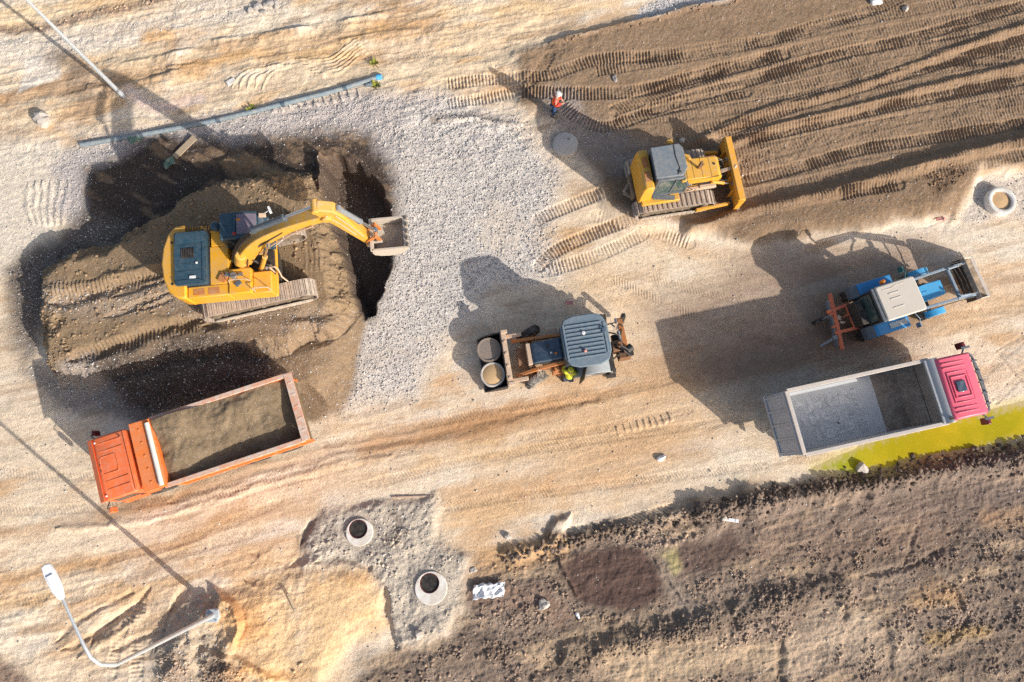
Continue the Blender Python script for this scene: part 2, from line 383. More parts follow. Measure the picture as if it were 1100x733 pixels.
prints([(146, 730), (147, 690), (150, 645)], width=0.5, depth=0.035, fade=0.2); prints([(118, 726), (126, 690), (140, 660)], width=0.4, depth=0.03, fade=0.2)
stroke([(90, 700), (130, 680), (180, 640)], 1.6, (186, 156, 122), 0.6, rough=0.7)
q, sv, m = zone([(236, 640), (262, 628), (330, 596), (396, 606), (422, 640), (416, 668), (380, 695), (350, 740), (270, 740), (246, 690)], (232, 192, 142), 1.6, 0.9, peb=0.08, rough=0.45)
paint(q, m*sstep(0.0, 0.5, nA[q]+0.4*nB[q])*0.6, alb(222, 164, 102)); paint(q, m*sstep(0.1, 0.5, -nA[q]+0.4*nB[q])*0.5, alb(226, 206, 178))
H[q] += 0.22*sstep(-0.2, 1.0, sv)*(1+0.5*nA[q])
scarp([(256, 690), (264, 668), (258, 650), (246, 640)], 0.5, 0.2, 0.9)
scarp([(290, 724), (262, 708), (236, 700)], 0.4, 0.2, 0.8)
stroke([(250, 646), (262, 668), (256, 690)], 0.4, (196, 140, 90), 0.8)
stroke([(262, 715), (300, 728), (330, 722)], 0.35, (222, 160, 90), 0.8)
zone([(306, 730), (320, 704), (345, 716), (336, 740)], (176, 150, 118), 0.4, 0.7, rough=0.8)
for k in range(16):
    a = random.uniform(260, 340); b = random.uniform(590, 640)
    ridge([(a, b), (a+random.uniform(4, 14), b+random.uniform(-8, 4))], 0.18, random.uniform(-0.08, 0.1))
# ---- grey mortar bed around the two open manholes
q, sv, m = zone([(320, 578), (342, 552), (398, 536), (472, 534), (466, 580), (504, 600), (506, 640), (474, 682), (424, 694), (412, 640), (396, 612), (330, 606)],
                (188, 174, 156), 0.8, peb=0.3, rough=0.55)
H[q] += 0.14*sstep(-0.15, 0.3, sv)*(1+0.8*nB[q]) + 0.02*m*nC[q]
stroke([(322, 586), (330, 566), (346, 552)], 0.3, (110, 94, 84), 0.8)
ridge([(340, 604), (372, 600), (396, 610)], 0.25, -0.12); ridge([(322, 586), (332, 562)], 0.2, -0.14); ridge([(412, 630), (414, 660), (424, 694)], 0.25, -0.14)
stroke([(424, 550), (430, 572), (418, 586)], 0.35, (124, 108, 96), 0.7, rough=1.2); stroke([(420, 690), (450, 700), (480, 690)], 0.4, (150, 130, 112), 0.6)
# ---- dark turned earth along the bottom
DE = [(360, 760), (392, 706), (430, 694), (480, 684), (506, 640), (506, 604), (560, 592), (650, 566), (760, 545), (826, 526), (930, 512), (1000, 496), (1260, 452), (1260, 900), (360, 900)]
q, sv, m = zone(DE, (136, 117, 101), 1.0, peb=0.10, rough=0.62)
H[q] += m*(0.045*nB[q]+0.05*nA[q]+0.022*nC[q]+0.014*nR[q]+0.012*nS2[q])
C[q] *= (1 + m*(0.36*nA[q] + 0.30*nS[q] + 0.14*nB[q]))[..., None]
tn = sstep(0.1, 0.45, fbm(LX[q]/2.2, LY[q]/0.6, 4, 601))*m; paint(q, tn*0.6, alb(190, 162, 130), rough=0.45)
dk = sstep(0.1, 0.5, fbm(LX[q]/1.6, LY[q]/0.5, 4, 631))*m; paint(q, dk*0.45, alb(108, 90, 77), rough=0.8)
for pts, wd, c, k in [
    ([(745, 552), (830, 532), (900, 518), (1000, 502), (1120, 480)], 0.8, (96, 82, 72), 0.8),
    ([(560, 590), (640, 572), (700, 556), (770, 540), (800, 528)], 0.5, (100, 82, 66), 0.8),
    ([(780, 560), (900, 540), (1000, 530), (1120, 520)], 2.2, (134, 116, 104), 0.6),
    ([(600, 710), (680, 686), (760, 664), (850, 640), (900, 630)], 1.0, (104, 90, 78), 0.75),
    ([(900, 700), (980, 690), (1040, 672), (1120, 660)], 0.9, (110, 96, 86), 0.7),
    ([(1000, 645), (1050, 628), (1120, 615)], 0.8, (122, 106, 94), 0.6),
    ([(520, 606), (560, 596), (600, 590)], 0.9, (214, 170, 120), 0.85),
    ([(520, 640), (580, 640), (600, 660)], 0.8, (140, 108, 90), 0.6),
    ([(850, 704), (900, 686), (960, 694)], 1.6, (204, 178, 150), 0.9),
    ([(660, 726), (720, 712), (790, 700), (830, 710)], 1.4, (204, 176, 142), 0.9),
    ([(870, 665), (900, 655), (925, 660)], 0.7, (204, 180, 152), 0.7),
    ([(985, 640), (1010, 635), (1024, 640)], 0.7, (190, 150, 106), 0.7),
    ([(1000, 690), (1040, 680), (1060, 684)], 0.6, (184, 150, 96), 0.7),
    ([(820, 590), (900, 580), (1000, 570)], 1.6, (142, 116, 98), 0.5),
    ([(1060, 560), (1100, 555)], 0.8, (180, 140, 100), 0.6),
    ([(640, 650), (720, 660), (800, 640)], 0.8, (126, 112, 96), 0.5)]:
    stroke(pts, wd, c, k, rough=(1.0 if sum(c) < 330 else 0.4))
for pts, c, k in [([(602, 610), (622, 600), (660, 588), (690, 592), (705, 606), (712, 640), (680, 658), (640, 654), (618, 640)], (92, 72, 65), 0.92),
                  ([(712, 594), (760, 580), (784, 568), (800, 592), (770, 612), (742, 622)], (98, 80, 72), 0.85),
                  ([(700, 600), (712, 594), (744, 650), (728, 656)], (150, 134, 118), 0.7),
                  ([(704, 592), (724, 588), (734, 612), (724, 618)], (184, 170, 116), 0.75)]:
    q, sv, m = zone(pts, c, 0.45, k, peb=0.0, rough=0.2)
ridge([(700, 598), (716, 620), (738, 652)], 0.12, 0.09); ridge([(600, 600), (622, 640)], 0.12, 0.10); ridge([(706, 603), (724, 634), (742, 655)], 0.14, -0.08)
q, t = ridge([(745, 556), (830, 538), (900, 525), (1000, 508), (1120, 487), (1200, 472)], 0.75, 0.30); q, t = ridge([(540, 596), (640, 574), (700, 558), (770, 542), (806, 528)], 0.45, 0.18)
q, t = ridge([(600, 712), (690, 684), (780, 660), (900, 628)], 0.8, 0.2); ridge([(930, 618), (980, 606), (1010, 590)], 0.2, -0.08); ridge([(968, 610), (976, 586), (984, 565)], 0.14, -0.05)
for a, b in (((952, 665), (956, 720)), ((906, 648), (906, 662)), ((1024, 630), (1030, 652)), ((840, 690), (840, 740)), ((1040, 655), (1022, 690)), ((836, 730), (836, 690))):
    ridge([a, ((a[0]+b[0])/2+1, (a[1]+b[1])/2), b], 0.18, -0.07); stroke([a, ((a[0]+b[0])/2+1, (a[1]+b[1])/2), b], 0.3, (92, 78, 68), 0.45)
prints([(615, 572), (660, 566), (690, 556), (720, 548)], width=0.5, depth=0.05, skew=0.9)
q, sv, m = poly([(588, 582), (596, 560), (612, 552), (604, 580)], 0, 0.3); H[q] += 0.18*m; stroke([(590, 582), (592, 568), (602, 556)], 0.3, (150, 118, 88), 0.8)
# puddle bed
PUD = [(874, 503), (905, 488), (935, 474), (1000, 456), (1060, 442), (1130, 424), (1180, 414), (1180, 454), (1130, 466), (1060, 481), (1000, 492), (960, 504), (930, 511), (900, 508)]
q, sv, m = poly(PUD, 0, 0.6, warp=False)
mm = sstep(-0.5, 0.5, sv + 0.12*nB[q]); H[q] = H[q]*(1-mm) + mm*(-0.10)
paint(q, sstep(-0.45, -0.05, sv)*0.5, alb(200, 184, 110))

# tyre prints crossing the haul road
for pts, kw in [([(-30, 500), (60, 512), (200, 502), (330, 470)], {}), ([(-30, 545), (60, 548), (210, 532), (340, 500)], {}), ([(350, 478), (480, 452), (620, 430), (720, 408)], {}), ([(400, 520), (520, 492), (660, 470), (800, 450)], {}),
                ([(560, 470), (640, 462), (740, 440)], {}), ([(700, 300), (800, 322), (900, 320), (1010, 300)], {}), ([(660, 300), (760, 345), (860, 372), (980, 345), (1100, 330)], {}), ([(1040, 420), (1080, 380), (1120, 350)], {}),
                ([(1070, 430), (1105, 395), (1140, 370)], {}), ([(60, 620), (120, 600), (200, 580), (300, 540)], {}), ([(20, 645), (90, 640), (180, 600), (300, 565)], {}), ([(480, 545), (580, 530), (700, 515), (820, 500)], {}),
                ([(200, 545), (330, 512), (450, 480)], {}), ([(-20, 90), (80, 70), (200, 40)], {}), ([(-20, 115), (80, 96), (220, 66)], {}), ([(420, 60), (500, 56), (570, 40)], {}), ([(560, 280), (620, 250), (680, 240)], {})]:
    prints(pts, width=0.34, depth=0.018, pitch=0.13, col=(170, 140, 110), k=0.25, skew=0.5, fade=0.12)
# level pads under the machines and shafts
def pad(x, y, r, z, soft=0.8):
    P = np.array([[x-r-soft, y-r-soft], [x+r+soft, y+r+soft]]); q = win(P, 0.1)
    d = np.hypot(X[q]-x, Y[q]-y); f = sstep(r+soft, r, d)
    H[q] = H[q]*(1-f) + f*(z + 0.25*(H[q]-z)*(1 if z > 1 else 0.4))
# stone-scale relief everywhere
H += _near*(ROU*(0.030*nB*0.4 + 0.022*nC + 0.010*nD) + 0.004*nD)
H += _near*PEB*0.016*np.maximum(nD-0.15, 0)
C *= (1 + 0.10*nC + 0.05*nD)[..., None]
C = np.clip(C, 0.01, 0.85)
def hz(x, y):
    """ground height at a point"""
    i = int(np.clip(np.searchsorted(xs, x)-1, 0, NX-2)); j = int(np.clip(np.searchsorted(ys, y)-1, 0, NY-2))
    u = (x-xs[i])/(xs[i+1]-xs[i]); v = (y-ys[j])/(ys[j+1]-ys[j])
    return float((H[j, i]*(1-u)+H[j, i+1]*u)*(1-v) + (H[j+1, i]*(1-u)+H[j+1, i+1]*u)*v)

# ------------------------------------------------------------------ materials
def new_mat(name):
    m = bpy.data.materials.new(name); m.use_nodes = True
    return m, m.node_tree, m.node_tree.nodes['Principled BSDF']

def nd(t, kind, **kw):
    n = t.nodes.new(kind)
    for k, v in kw.items():
        if k in n.inputs.keys(): n.inputs[k].default_value = v
        else: setattr(n, k, v)
    return n

def mathn(t, op, a, b=None, clamp=False):
    n = t.nodes.new('ShaderNodeMath'); n.operation = op; n.use_clamp = clamp
    for i, v in enumerate((a, b)):
        if v is None: continue
        if isinstance(v, (int, float)): n.inputs[i].default_value = v
        else: t.links.new(v, n.inputs[i])
    return n.outputs[0]

def mixc(t, f, a, b, mode='MIX'):
    n = t.nodes.new('ShaderNodeMix'); n.data_type = 'RGBA'; n.blend_type = mode
    for sck, v in ((n.inputs[0], f), (n.inputs[6], a), (n.inputs[7], b)):
        if isinstance(v, (int, float)): sck.default_value = v
        elif isinstance(v, (tuple, list)): sck.default_value = tuple(v[:3])+(1,)
        else: t.links.new(v, sck)
    return n.outputs[2]

def ramp(t, v, lo, hi):
    n = t.nodes.new('ShaderNodeMapRange'); n.interpolation_type = 'SMOOTHSTEP'
    n.inputs[1].default_value = lo; n.inputs[2].default_value = hi
    t.links.new(v, n.inputs[0]); return n.outputs[0]

def ground_material():
    m, t, b = new_mat('site_ground')
    pos = nd(t, 'ShaderNodeNewGeometry').outputs['Position']
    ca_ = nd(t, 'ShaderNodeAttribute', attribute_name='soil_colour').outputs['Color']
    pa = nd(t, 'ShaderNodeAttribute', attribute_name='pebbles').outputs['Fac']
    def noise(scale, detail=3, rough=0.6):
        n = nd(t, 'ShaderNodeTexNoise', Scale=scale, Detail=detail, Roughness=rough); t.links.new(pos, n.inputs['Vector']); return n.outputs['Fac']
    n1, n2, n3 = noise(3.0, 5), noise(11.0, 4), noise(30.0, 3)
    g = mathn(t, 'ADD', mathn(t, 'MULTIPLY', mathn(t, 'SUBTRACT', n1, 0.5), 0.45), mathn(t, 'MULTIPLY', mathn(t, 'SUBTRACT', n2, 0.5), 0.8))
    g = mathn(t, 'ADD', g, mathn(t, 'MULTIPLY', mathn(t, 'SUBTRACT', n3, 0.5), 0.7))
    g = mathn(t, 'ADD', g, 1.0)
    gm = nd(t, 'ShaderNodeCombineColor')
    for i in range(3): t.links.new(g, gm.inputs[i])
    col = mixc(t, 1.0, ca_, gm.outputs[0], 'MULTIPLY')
    # pebbles: cells of broken stone, most grey and pale, some dark
    v = nd(t, 'ShaderNodeTexVoronoi', Scale=22.0); t.links.new(pos, v.inputs['Vector'])
    v2 = nd(t, 'ShaderNodeTexVoronoi', Scale=42.0); t.links.new(pos, v2.inputs['Vector'])
    def stones(vor, share, edge):
        sp = nd(t, 'ShaderNodeSeparateColor'); t.links.new(vor.outputs['Color'], sp.inputs[0])
        keep = mathn(t, 'LESS_THAN', sp.outputs[0], mathn(t, 'MULTIPLY', pa, share))
        body = mathn(t, 'LESS_THAN', vor.outputs['Distance'], edge)
        return mathn(t, 'MULTIPLY', keep, body), sp.outputs[1]
    k1, r1 = stones(v, 0.30, 0.36); k2, r2 = stones(v2, 0.6, 0.45)
    def tint(r):
        c = nd(t, 'ShaderNodeValToRGB'); e = c.color_ramp.elements
        e[0].position = 0; e[0].color = (0.33, 0.30, 0.275, 1); e[1].position = 1; e[1].color = (0.80, 0.77, 0.72, 1)
        x = e.new(0.5); x.color = (0.52, 0.485, 0.45, 1); t.links.new(r, c.inputs[0]); return c.outputs[0]
    col = mixc(t, mathn(t, 'MULTIPLY', k2, 0.75), col, tint(r2)); col = mixc(t, mathn(t, 'MULTIPLY', k1, 0.9), col, tint(r1))
    t.links.new(col, b.inputs['Base Color'])
    b.inputs['Roughness'].default_value = 0.95; b.inputs['Specular IOR Level'].default_value = 0.15
    hgt = mathn(t, 'ADD', n3, mathn(t, 'MULTIPLY', n2, 0.6)); hgt = mathn(t, 'ADD', hgt, mathn(t, 'MULTIPLY', mathn(t, 'ADD', k1, k2), 0.5))
    bp = nd(t, 'ShaderNodeBump', Strength=0.8, Distance=0.03); t.links.new(hgt, bp.inputs['Height']); t.links.new(bp.outputs[0], b.inputs['Normal'])
    return m

def build_ground():
    me = bpy.data.meshes.new('ground')
    n = NX*NY
    co = np.empty((n, 3), np.float32); co[:, 0] = X.ravel(); co[:, 1] = Y.ravel(); co[:, 2] = H.ravel()
    idx = np.arange(n, dtype=np.int32).reshape(NY, NX)
    q = np.stack([idx[:-1, :-1], idx[:-1, 1:], idx[1:, 1:], idx[1:, :-1]], -1).reshape(-1, 4)
    me.vertices.add(n); me.vertices.foreach_set('co', co.ravel())
    me.loops.add(q.size); me.loops.foreach_set('vertex_index', q.ravel())
    me.polygons.add(len(q)); me.polygons.foreach_set('loop_start', np.arange(0, q.size, 4, dtype=np.int32))
    me.polygons.foreach_set('loop_total', np.full(len(q), 4, np.int32))
    me.polygons.foreach_set('use_smooth', np.ones(len(q), bool))
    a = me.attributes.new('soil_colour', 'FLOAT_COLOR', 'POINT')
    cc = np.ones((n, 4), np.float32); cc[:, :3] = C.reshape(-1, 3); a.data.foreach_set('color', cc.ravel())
    p = me.attributes.new('pebbles', 'FLOAT', 'POINT'); p.data.foreach_set('value', PEB.astype(np.float32).ravel())
    me.update(calc_edges=True); me.materials.append(ground_material())
    o = bpy.data.objects.new('ground', me); COL.objects.link(o); o['kind'] = 'structure'
    return o
# ------------------------------------------------------------------ machine materials
def paint_mat(name, col, dust=0.35, rough=0.42, metallic=0.0, dustcol=(0.46, 0.38, 0.29), wear=0.5, spec=0.4):
    m, t, b = new_mat(name)
    geo = nd(t, 'ShaderNodeNewGeometry'); tc = nd(t, 'ShaderNodeTexCoord').outputs['Object']
    def noise(scale, detail=4):
        n = nd(t, 'ShaderNodeTexNoise', Scale=scale, Detail=detail, Roughness=0.62); t.links.new(tc, n.inputs['Vector']); return n.outputs['Fac']
    n1, n2, n3 = noise(1.3), noise(6.0), noise(34.0)
    base = mixc(t, mathn(t, 'MULTIPLY', ramp(t, n1, 0.35, 0.7), 0.35), col, tuple(c*0.78 for c in col))
    base = mixc(t, mathn(t, 'MULTIPLY', ramp(t, n3, 0.5, 0.75), 0.25), base, tuple(min(1, c*1.15+0.02) for c in col))
    sep = nd(t, 'ShaderNodeSeparateXYZ'); t.links.new(geo.outputs['Normal'], sep.inputs[0])
    up = mathn(t, 'ADD', mathn(t, 'MULTIPLY', ramp(t, sep.outputs[2], -0.2, 0.9), 0.7), 0.45)
    d = mathn(t, 'MULTIPLY', mathn(t, 'ADD', mathn(t, 'MULTIPLY', ramp(t, n2, 0.38, 0.72), 0.8), mathn(t, 'MULTIPLY', ramp(t, n1, 0.3, 0.7), 0.5)), up)
    d = mathn(t, 'MULTIPLY', d, dust, clamp=True)
    c = mixc(t, d, base, dustcol)
    ed = mathn(t, 'MULTIPLY', ramp(t, n3, 0.62, 0.70), wear*0.5)
    c = mixc(t, ed, c, tuple(0.5*v+0.08 for v in dustcol))
    t.links.new(c, b.inputs['Base Color'])
    r = mathn(t, 'ADD', mathn(t, 'MULTIPLY', d, 0.6), rough, clamp=True); t.links.new(r, b.inputs['Roughness'])
    b.inputs['Metallic'].default_value = metallic; b.inputs['Specular IOR Level'].default_value = spec
    bp = nd(t, 'ShaderNodeBump', Strength=0.12, Distance=0.01); t.links.new(n2, bp.inputs['Height']); t.links.new(bp.outputs[0], b.inputs['Normal'])
    return m

def glass_mat(name, col, rough=0.08):
    m, t, b = new_mat(name)
    tc = nd(t, 'ShaderNodeTexCoord').outputs['Object']
    n = nd(t, 'ShaderNodeTexNoise', Scale=5.0, Detail=4.0); t.links.new(tc, n.inputs['Vector'])
    c = mixc(t, mathn(t, 'MULTIPLY', ramp(t, n.outputs['Fac'], 0.4, 0.75), 0.3), col, (0.35, 0.33, 0.30))
    t.links.new(c, b.inputs['Base Color']); b.inputs['Roughness'].default_value = rough; b.inputs['Specular IOR Level'].default_value = 0.7
    return m

MT_ = {}
def mk(key, *a, **k): MT_[key] = paint_mat(key, *a, **k)
mk('excavator_yellow', (0.80, 0.38, 0.012), 0.28, 0.4, wear=0.3)
mk('boom_yellow', (0.72, 0.37, 0.03), 0.5, 0.45, dustcol=(0.52, 0.40, 0.26))
mk('hood_blue', (0.022, 0.065, 0.098), 0.12, 0.42, dustcol=(0.30, 0.30, 0.29))
mk('dozer_yellow', (0.76, 0.38, 0.015), 0.3, 0.42, wear=0.3)
mk('cab_grey', (0.10, 0.125, 0.15), 0.22, 0.5)
mk('roof_grey', (0.16, 0.20, 0.235), 0.30, 0.55)
mk('truck_orange', (0.84, 0.155, 0.035), 0.22, 0.38, wear=0.25)
mk('bed_orange', (0.76, 0.185, 0.03), 0.22, 0.5)
mk('rail_dusty', (0.66, 0.30, 0.17), 1.0, 0.8, dustcol=(0.62, 0.49, 0.40))
mk('truck_pink', (0.84, 0.125, 0.20), 0.10, 0.35, wear=0.15)
mk('dark_red', (0.16, 0.012, 0.02), 0.1, 0.35)
mk('bed_steel', (0.44, 0.44, 0.44), 0.6, 0.55, 0.1, dustcol=(0.66, 0.58, 0.49))
mk('bed_floor', (0.58, 0.59, 0.60), 0.6, 0.6, 0.0, dustcol=(0.58, 0.57, 0.55))
mk('residue', (0.78, 0.77, 0.75), 0.9, 0.9, dustcol=(0.40, 0.41, 0.42))
mk('bed_front', (0.36, 0.30, 0.245), 0.9, 0.7, dustcol=(0.22, 0.175, 0.14))
mk('rail_pale', (0.52, 0.46, 0.41), 0.7, 0.6, dustcol=(0.66, 0.56, 0.47))
mk('gate_grey', (0.44, 0.47, 0.51), 0.3, 0.5)
mk('headboard_steel', (0.55, 0.55, 0.55), 0.25, 0.3, 0.5)
mk('black_steel', (0.022, 0.021, 0.021), 0.25, 0.5, dustcol=(0.22, 0.17, 0.13))
mk('chassis', (0.03, 0.028, 0.027), 0.4, 0.6, dustcol=(0.26, 0.2, 0.15))
mk('rubber', (0.028, 0.027, 0.026), 0.55, 0.85, dustcol=(0.30, 0.25, 0.20), spec=0.2)
mk('rubber_dusty', (0.10, 0.095, 0.09), 0.9, 0.85, dustcol=(0.44, 0.39, 0.33), spec=0.2)
mk('track_steel', (0.40, 0.32, 0.26), 0.8, 0.75, 0.1, dustcol=(0.58, 0.48, 0.38))
mk('track_frame', (0.16, 0.12, 0.08), 0.7, 0.7, dustcol=(0.40, 0.31, 0.23))
mk('track_edge', (0.5, 0.42, 0.33), 0.8, 0.8, dustcol=(0.60, 0.50, 0.40))
mk('chrome', (0.55, 0.56, 0.58), 0.15, 0.18, 0.9)
mk('cylinder_grey', (0.28, 0.31, 0.34), 0.35, 0.4, 0.3)
mk('cylinder_blue', (0.05, 0.085, 0.12), 0.2, 0.4)
mk('bucket_steel', (0.54, 0.47, 0.39), 0.9, 0.6, 0.1, dustcol=(0.58, 0.49, 0.39))
mk('blade_yellow', (0.78, 0.36, 0.02), 0.25, 0.5)
mk('worn_steel', (0.36, 0.32, 0.28), 0.5, 0.4, 0.6)
mk('rust_brown', (0.20, 0.085, 0.035), 0.5, 0.7, dustcol=(0.42, 0.28, 0.17))
mk('old_orange', (0.52, 0.17, 0.035), 0.45, 0.6, dustcol=(0.50, 0.33, 0.20))
mk('arm_cream', (0.58, 0.40, 0.27), 0.6, 0.6, dustcol=(0.62, 0.48, 0.36))
mk('bonnet_blue', (0.045, 0.085, 0.135), 0.22, 0.38, dustcol=(0.30, 0.31, 0.31))
mk('backhoe_roof', (0.125, 0.185, 0.235), 0.28, 0.6, dustcol=(0.34, 0.34, 0.33))
mk('backhoe_pale', (0.30, 0.335, 0.35), 0.5, 0.6, dustcol=(0.46, 0.44, 0.41))
mk('tractor_blue', (0.02, 0.28, 0.62), 0.12, 0.4, wear=0.2)
mk('tractor_hood', (0.06, 0.40, 0.72), 0.12, 0.4, wear=0.2)
mk('tractor_roof', (0.62, 0.56, 0.48), 0.4, 0.6, dustcol=(0.66, 0.56, 0.44))
mk('pale_blue', (0.42, 0.50, 0.56), 0.3, 0.5)
mk('loader_grey', (0.20, 0.30, 0.40), 0.35, 0.45)
mk('implement_red', (0.85, 0.19, 0.075), 0.2, 0.5, dustcol=(0.60, 0.36, 0.26))
mk('concrete', (0.56, 0.52, 0.47), 0.5, 0.85, dustcol=(0.5, 0.43, 0.35))
mk('concrete_pale', (0.80, 0.77, 0.72), 0.75, 0.85, dustcol=(0.62, 0.54, 0.44))
mk('concrete_brown', (0.25, 0.20, 0.17), 0.6, 0.85, dustcol=(0.36, 0.28, 0.21))
mk('galvanised', (0.56, 0.60, 0.63), 0.15, 0.45, 0.35)
mk('helmet_white', (0.62, 0.62, 0.60), 0.15, 0.4)
mk('lamp_white', (0.82, 0.83, 0.84), 0.03, 0.35)
mk('pipe_blue', (0.17, 0.23, 0.27), 0.55, 0.55, dustcol=(0.40, 0.38, 0.34))
mk('bucket_dirt', (0.36, 0.26, 0.17), 0.5, 0.9)
mk('residue_soil', (0.46, 0.40, 0.33), 0.6, 0.95)
mk('wood', (0.46, 0.33, 0.20), 0.4, 0.8)
mk('white_plastic', (0.82, 0.83, 0.83), 0.15, 0.4, dustcol=(0.62, 0.45, 0.30))
mk('pale_stone', (0.58, 0.51, 0.44), 0.4, 0.9)
mk('grey_stone', (0.36, 0.33, 0.31), 0.4, 0.9)
mk('shaft_shade', (0.012, 0.011, 0.012), 0.1, 0.9)
mk('sand_fill', (0.60, 0.38, 0.19), 0.6, 0.95, dustcol=(0.62, 0.43, 0.24))
mk('seat_dark', (0.04, 0.04, 0.045), 0.3, 0.7)
mk('roller_white', (0.78, 0.74, 0.68), 0.4, 0.6, dustcol=(0.62, 0.52, 0.42))
mk('beacon_orange', (0.85, 0.25, 0.01), 0.05, 0.3)
mk('tail_red', (0.45, 0.02, 0.02), 0.1, 0.3)
mk('lens_white', (0.8, 0.8, 0.78), 0.05, 0.15)
mk('green_plastic', (0.10, 0.20, 0.14), 0.4, 0.5)
mk('teal', (0.03, 0.16, 0.16), 0.1, 0.3)
mk('weed_green', (0.26, 0.27, 0.03), 0.1, 0.8)
mk('red_plastic', (0.62, 0.22, 0.20), 0.5, 0.5)
MT_['glass_dark'] = glass_mat('glass_dark', (0.02, 0.03, 0.035))
MT_['glass_green'] = glass_mat('glass_green', (0.05, 0.09, 0.085))
MT_['glass_sky'] = glass_mat('glass_sky', (0.05, 0.085, 0.125), 0.12)
MT_['glass_mauve'] = glass_mat('glass_mauve', (0.20, 0.16, 0.20), 0.2)

# ------------------------------------------------------------------ mesh building
class MB:
    def __init__(s): s.v = []; s.f = []
    def add(s, vs, fs):
        k = len(s.v); s.v += [tuple(v) for v in vs]; s.f += [tuple(i+k for i in f) for f in fs]; return s
    def box(s, c, d, rz=0, ry=0, rx=0):
        m = Euler((rx, ry, rz)).to_matrix(); hx, hy, h = d[0]/2, d[1]/2, d[2]/2
        vs = [Vector(c) + m @ Vector((sx*hx, sy*hy, sz*h)) for sz in (-1, 1) for sx, sy in ((-1, -1), (1, -1), (1, 1), (-1, 1))]
        return s.add(vs, [(3, 2, 1, 0), (4, 5, 6, 7), (0, 1, 5, 4), (1, 2, 6, 5), (2, 3, 7, 6), (3, 0, 4, 7)])
    def span(s, x0, x1, y0, y1, z0, z1): return s.box(((x0+x1)/2, (y0+y1)/2, (z0+z1)/2), (x1-x0, y1-y0, z1-z0))
    def prism(s, prof, y0, y1, plane='xz'):
        """extrude an outline drawn in a plane along the third axis"""
        n = len(prof); ar = sum(prof[i][0]*prof[(i+1) % n][1]-prof[(i+1) % n][0]*prof[i][1] for i in range(n))
        if (ar > 0) == (plane == 'xz'): prof = prof[::-1]
        def pt(p, w): return (p[0], w, p[1]) if plane == 'xz' else ((p[0], p[1], w) if plane == 'xy' else (w, p[0], p[1]))
        if plane == 'yz': pass
        vs = [pt(p, y0) for p in prof]+[pt(p, y1) for p in prof]
        fs = [tuple(range(n))[::-1], tuple(range(n, 2*n))]+[(i, (i+1) % n, (i+1) % n+n, i+n) for i in range(n)]
        return s.add(vs, fs)
    def bar(s, a, b, wd, h):
        a, b = Vector(a), Vector(b); d = (b-a); L = d.length; d.normalize()
        up = Vector((0, 0, 1)) if abs(d.z) < 0.95 else Vector((1, 0, 0))
        r = d.cross(up).normalized(); u = r.cross(d).normalized()
        vs = [p + r*sx*wd/2 + u*sy*h/2 for p in (a, b) for sx, sy in ((-1, -1), (1, -1), (1, 1), (-1, 1))]
        return s.add(vs, [(0, 1, 2, 3), (7, 6, 5, 4), (1, 0, 4, 5), (2, 1, 5, 6), (3, 2, 6, 7), (0, 3, 7, 4)])
    def rod(s, a, b, r0, r1=None, n=12, caps=True):
        return s.tube([a, b], [r0, r0 if r1 is None else r1], n, caps)
    def tube(s, pts, r, n=10, caps=True):
        pts = [Vector(p) for p in pts]; k = len(pts)
        rs = r if isinstance(r, (list, tuple)) else [r]*k
        vs = []; prev = None
        for i, p in enumerate(pts):
            d = ((pts[min(i+1, k-1)]-p).normalized()+(p-pts[max(i-1, 0)]).normalized())
            if d.length < 1e-6: d = pts[min(i+1, k-1)]-pts[max(i-1, 0)]
            d.normalize()
            if prev is None: prev = d.orthogonal().normalized()
            a = (prev - d*prev.dot(d)).normalized(); prev = a; b = d.cross(a)
            vs += [p + (a*math.cos(2*math.pi*j/n)+b*math.sin(2*math.pi*j/n))*rs[i] for j in range(n)]
        fs = [(i*n+j, i*n+(j+1) % n, (i+1)*n+(j+1) % n, (i+1)*n+j) for i in range(k-1) for j in range(n)]
        if caps: fs += [tuple(range(n))[::-1], tuple(range((k-1)*n, k*n))]
        return s.add(vs, fs)
    def lathe(s, prof, c=(0, 0, 0), axis='z', n=32, closed=False):
        vs = []
        for r, h in prof:
            for j in range(n):
                a = 2*math.pi*j/n; x, y = r*math.cos(a), r*math.sin(a)
                vs.append({'z': (x, y, h), 'y': (x, h, -y), 'x': (h, x, y)}[axis])
        vs = [(v[0]+c[0], v[1]+c[1], v[2]+c[2]) for v in vs]; k = len(prof)
        fs = [(i*n+j, i*n+(j+1) % n, ((i+1) % k)*n+(j+1) % n, ((i+1) % k)*n+j) for i in range(k if closed else k-1) for j in range(n)]
        if not closed:
            if prof[0][0] > 1e-6: fs.append(tuple(range(n))[::-1])
            if prof[-1][0] > 1e-6: fs.append(tuple(range((k-1)*n, k*n)))
        return s.add(vs, fs)
    def ball(s, c, r, n=14):
        rx, ry, rz = r if isinstance(r, (tuple, list)) else (r, r, r); m = n//2; k = len(s.v)
        vs = [(c[0], c[1], c[2]-rz)]
        for i in range(1, m):
            a = -math.pi/2+math.pi*i/m
            vs += [(c[0]+rx*math.cos(a)*math.cos(2*math.pi*j/n), c[1]+ry*math.cos(a)*math.sin(2*math.pi*j/n), c[2]+rz*math.sin(a)) for j in range(n)]
        vs.append((c[0], c[1], c[2]+rz)); fs = []
        for j in range(n):
            fs.append((0, 1+(j+1) % n, 1+j)); fs.append((len(vs)-1, 1+(m-2)*n+j, 1+(m-2)*n+(j+1) % n))
            for i in range(m-2): fs.append((1+i*n+j, 1+i*n+(j+1) % n, 1+(i+1)*n+(j+1) % n, 1+(i+1)*n+j))
        return s.add(vs, fs)
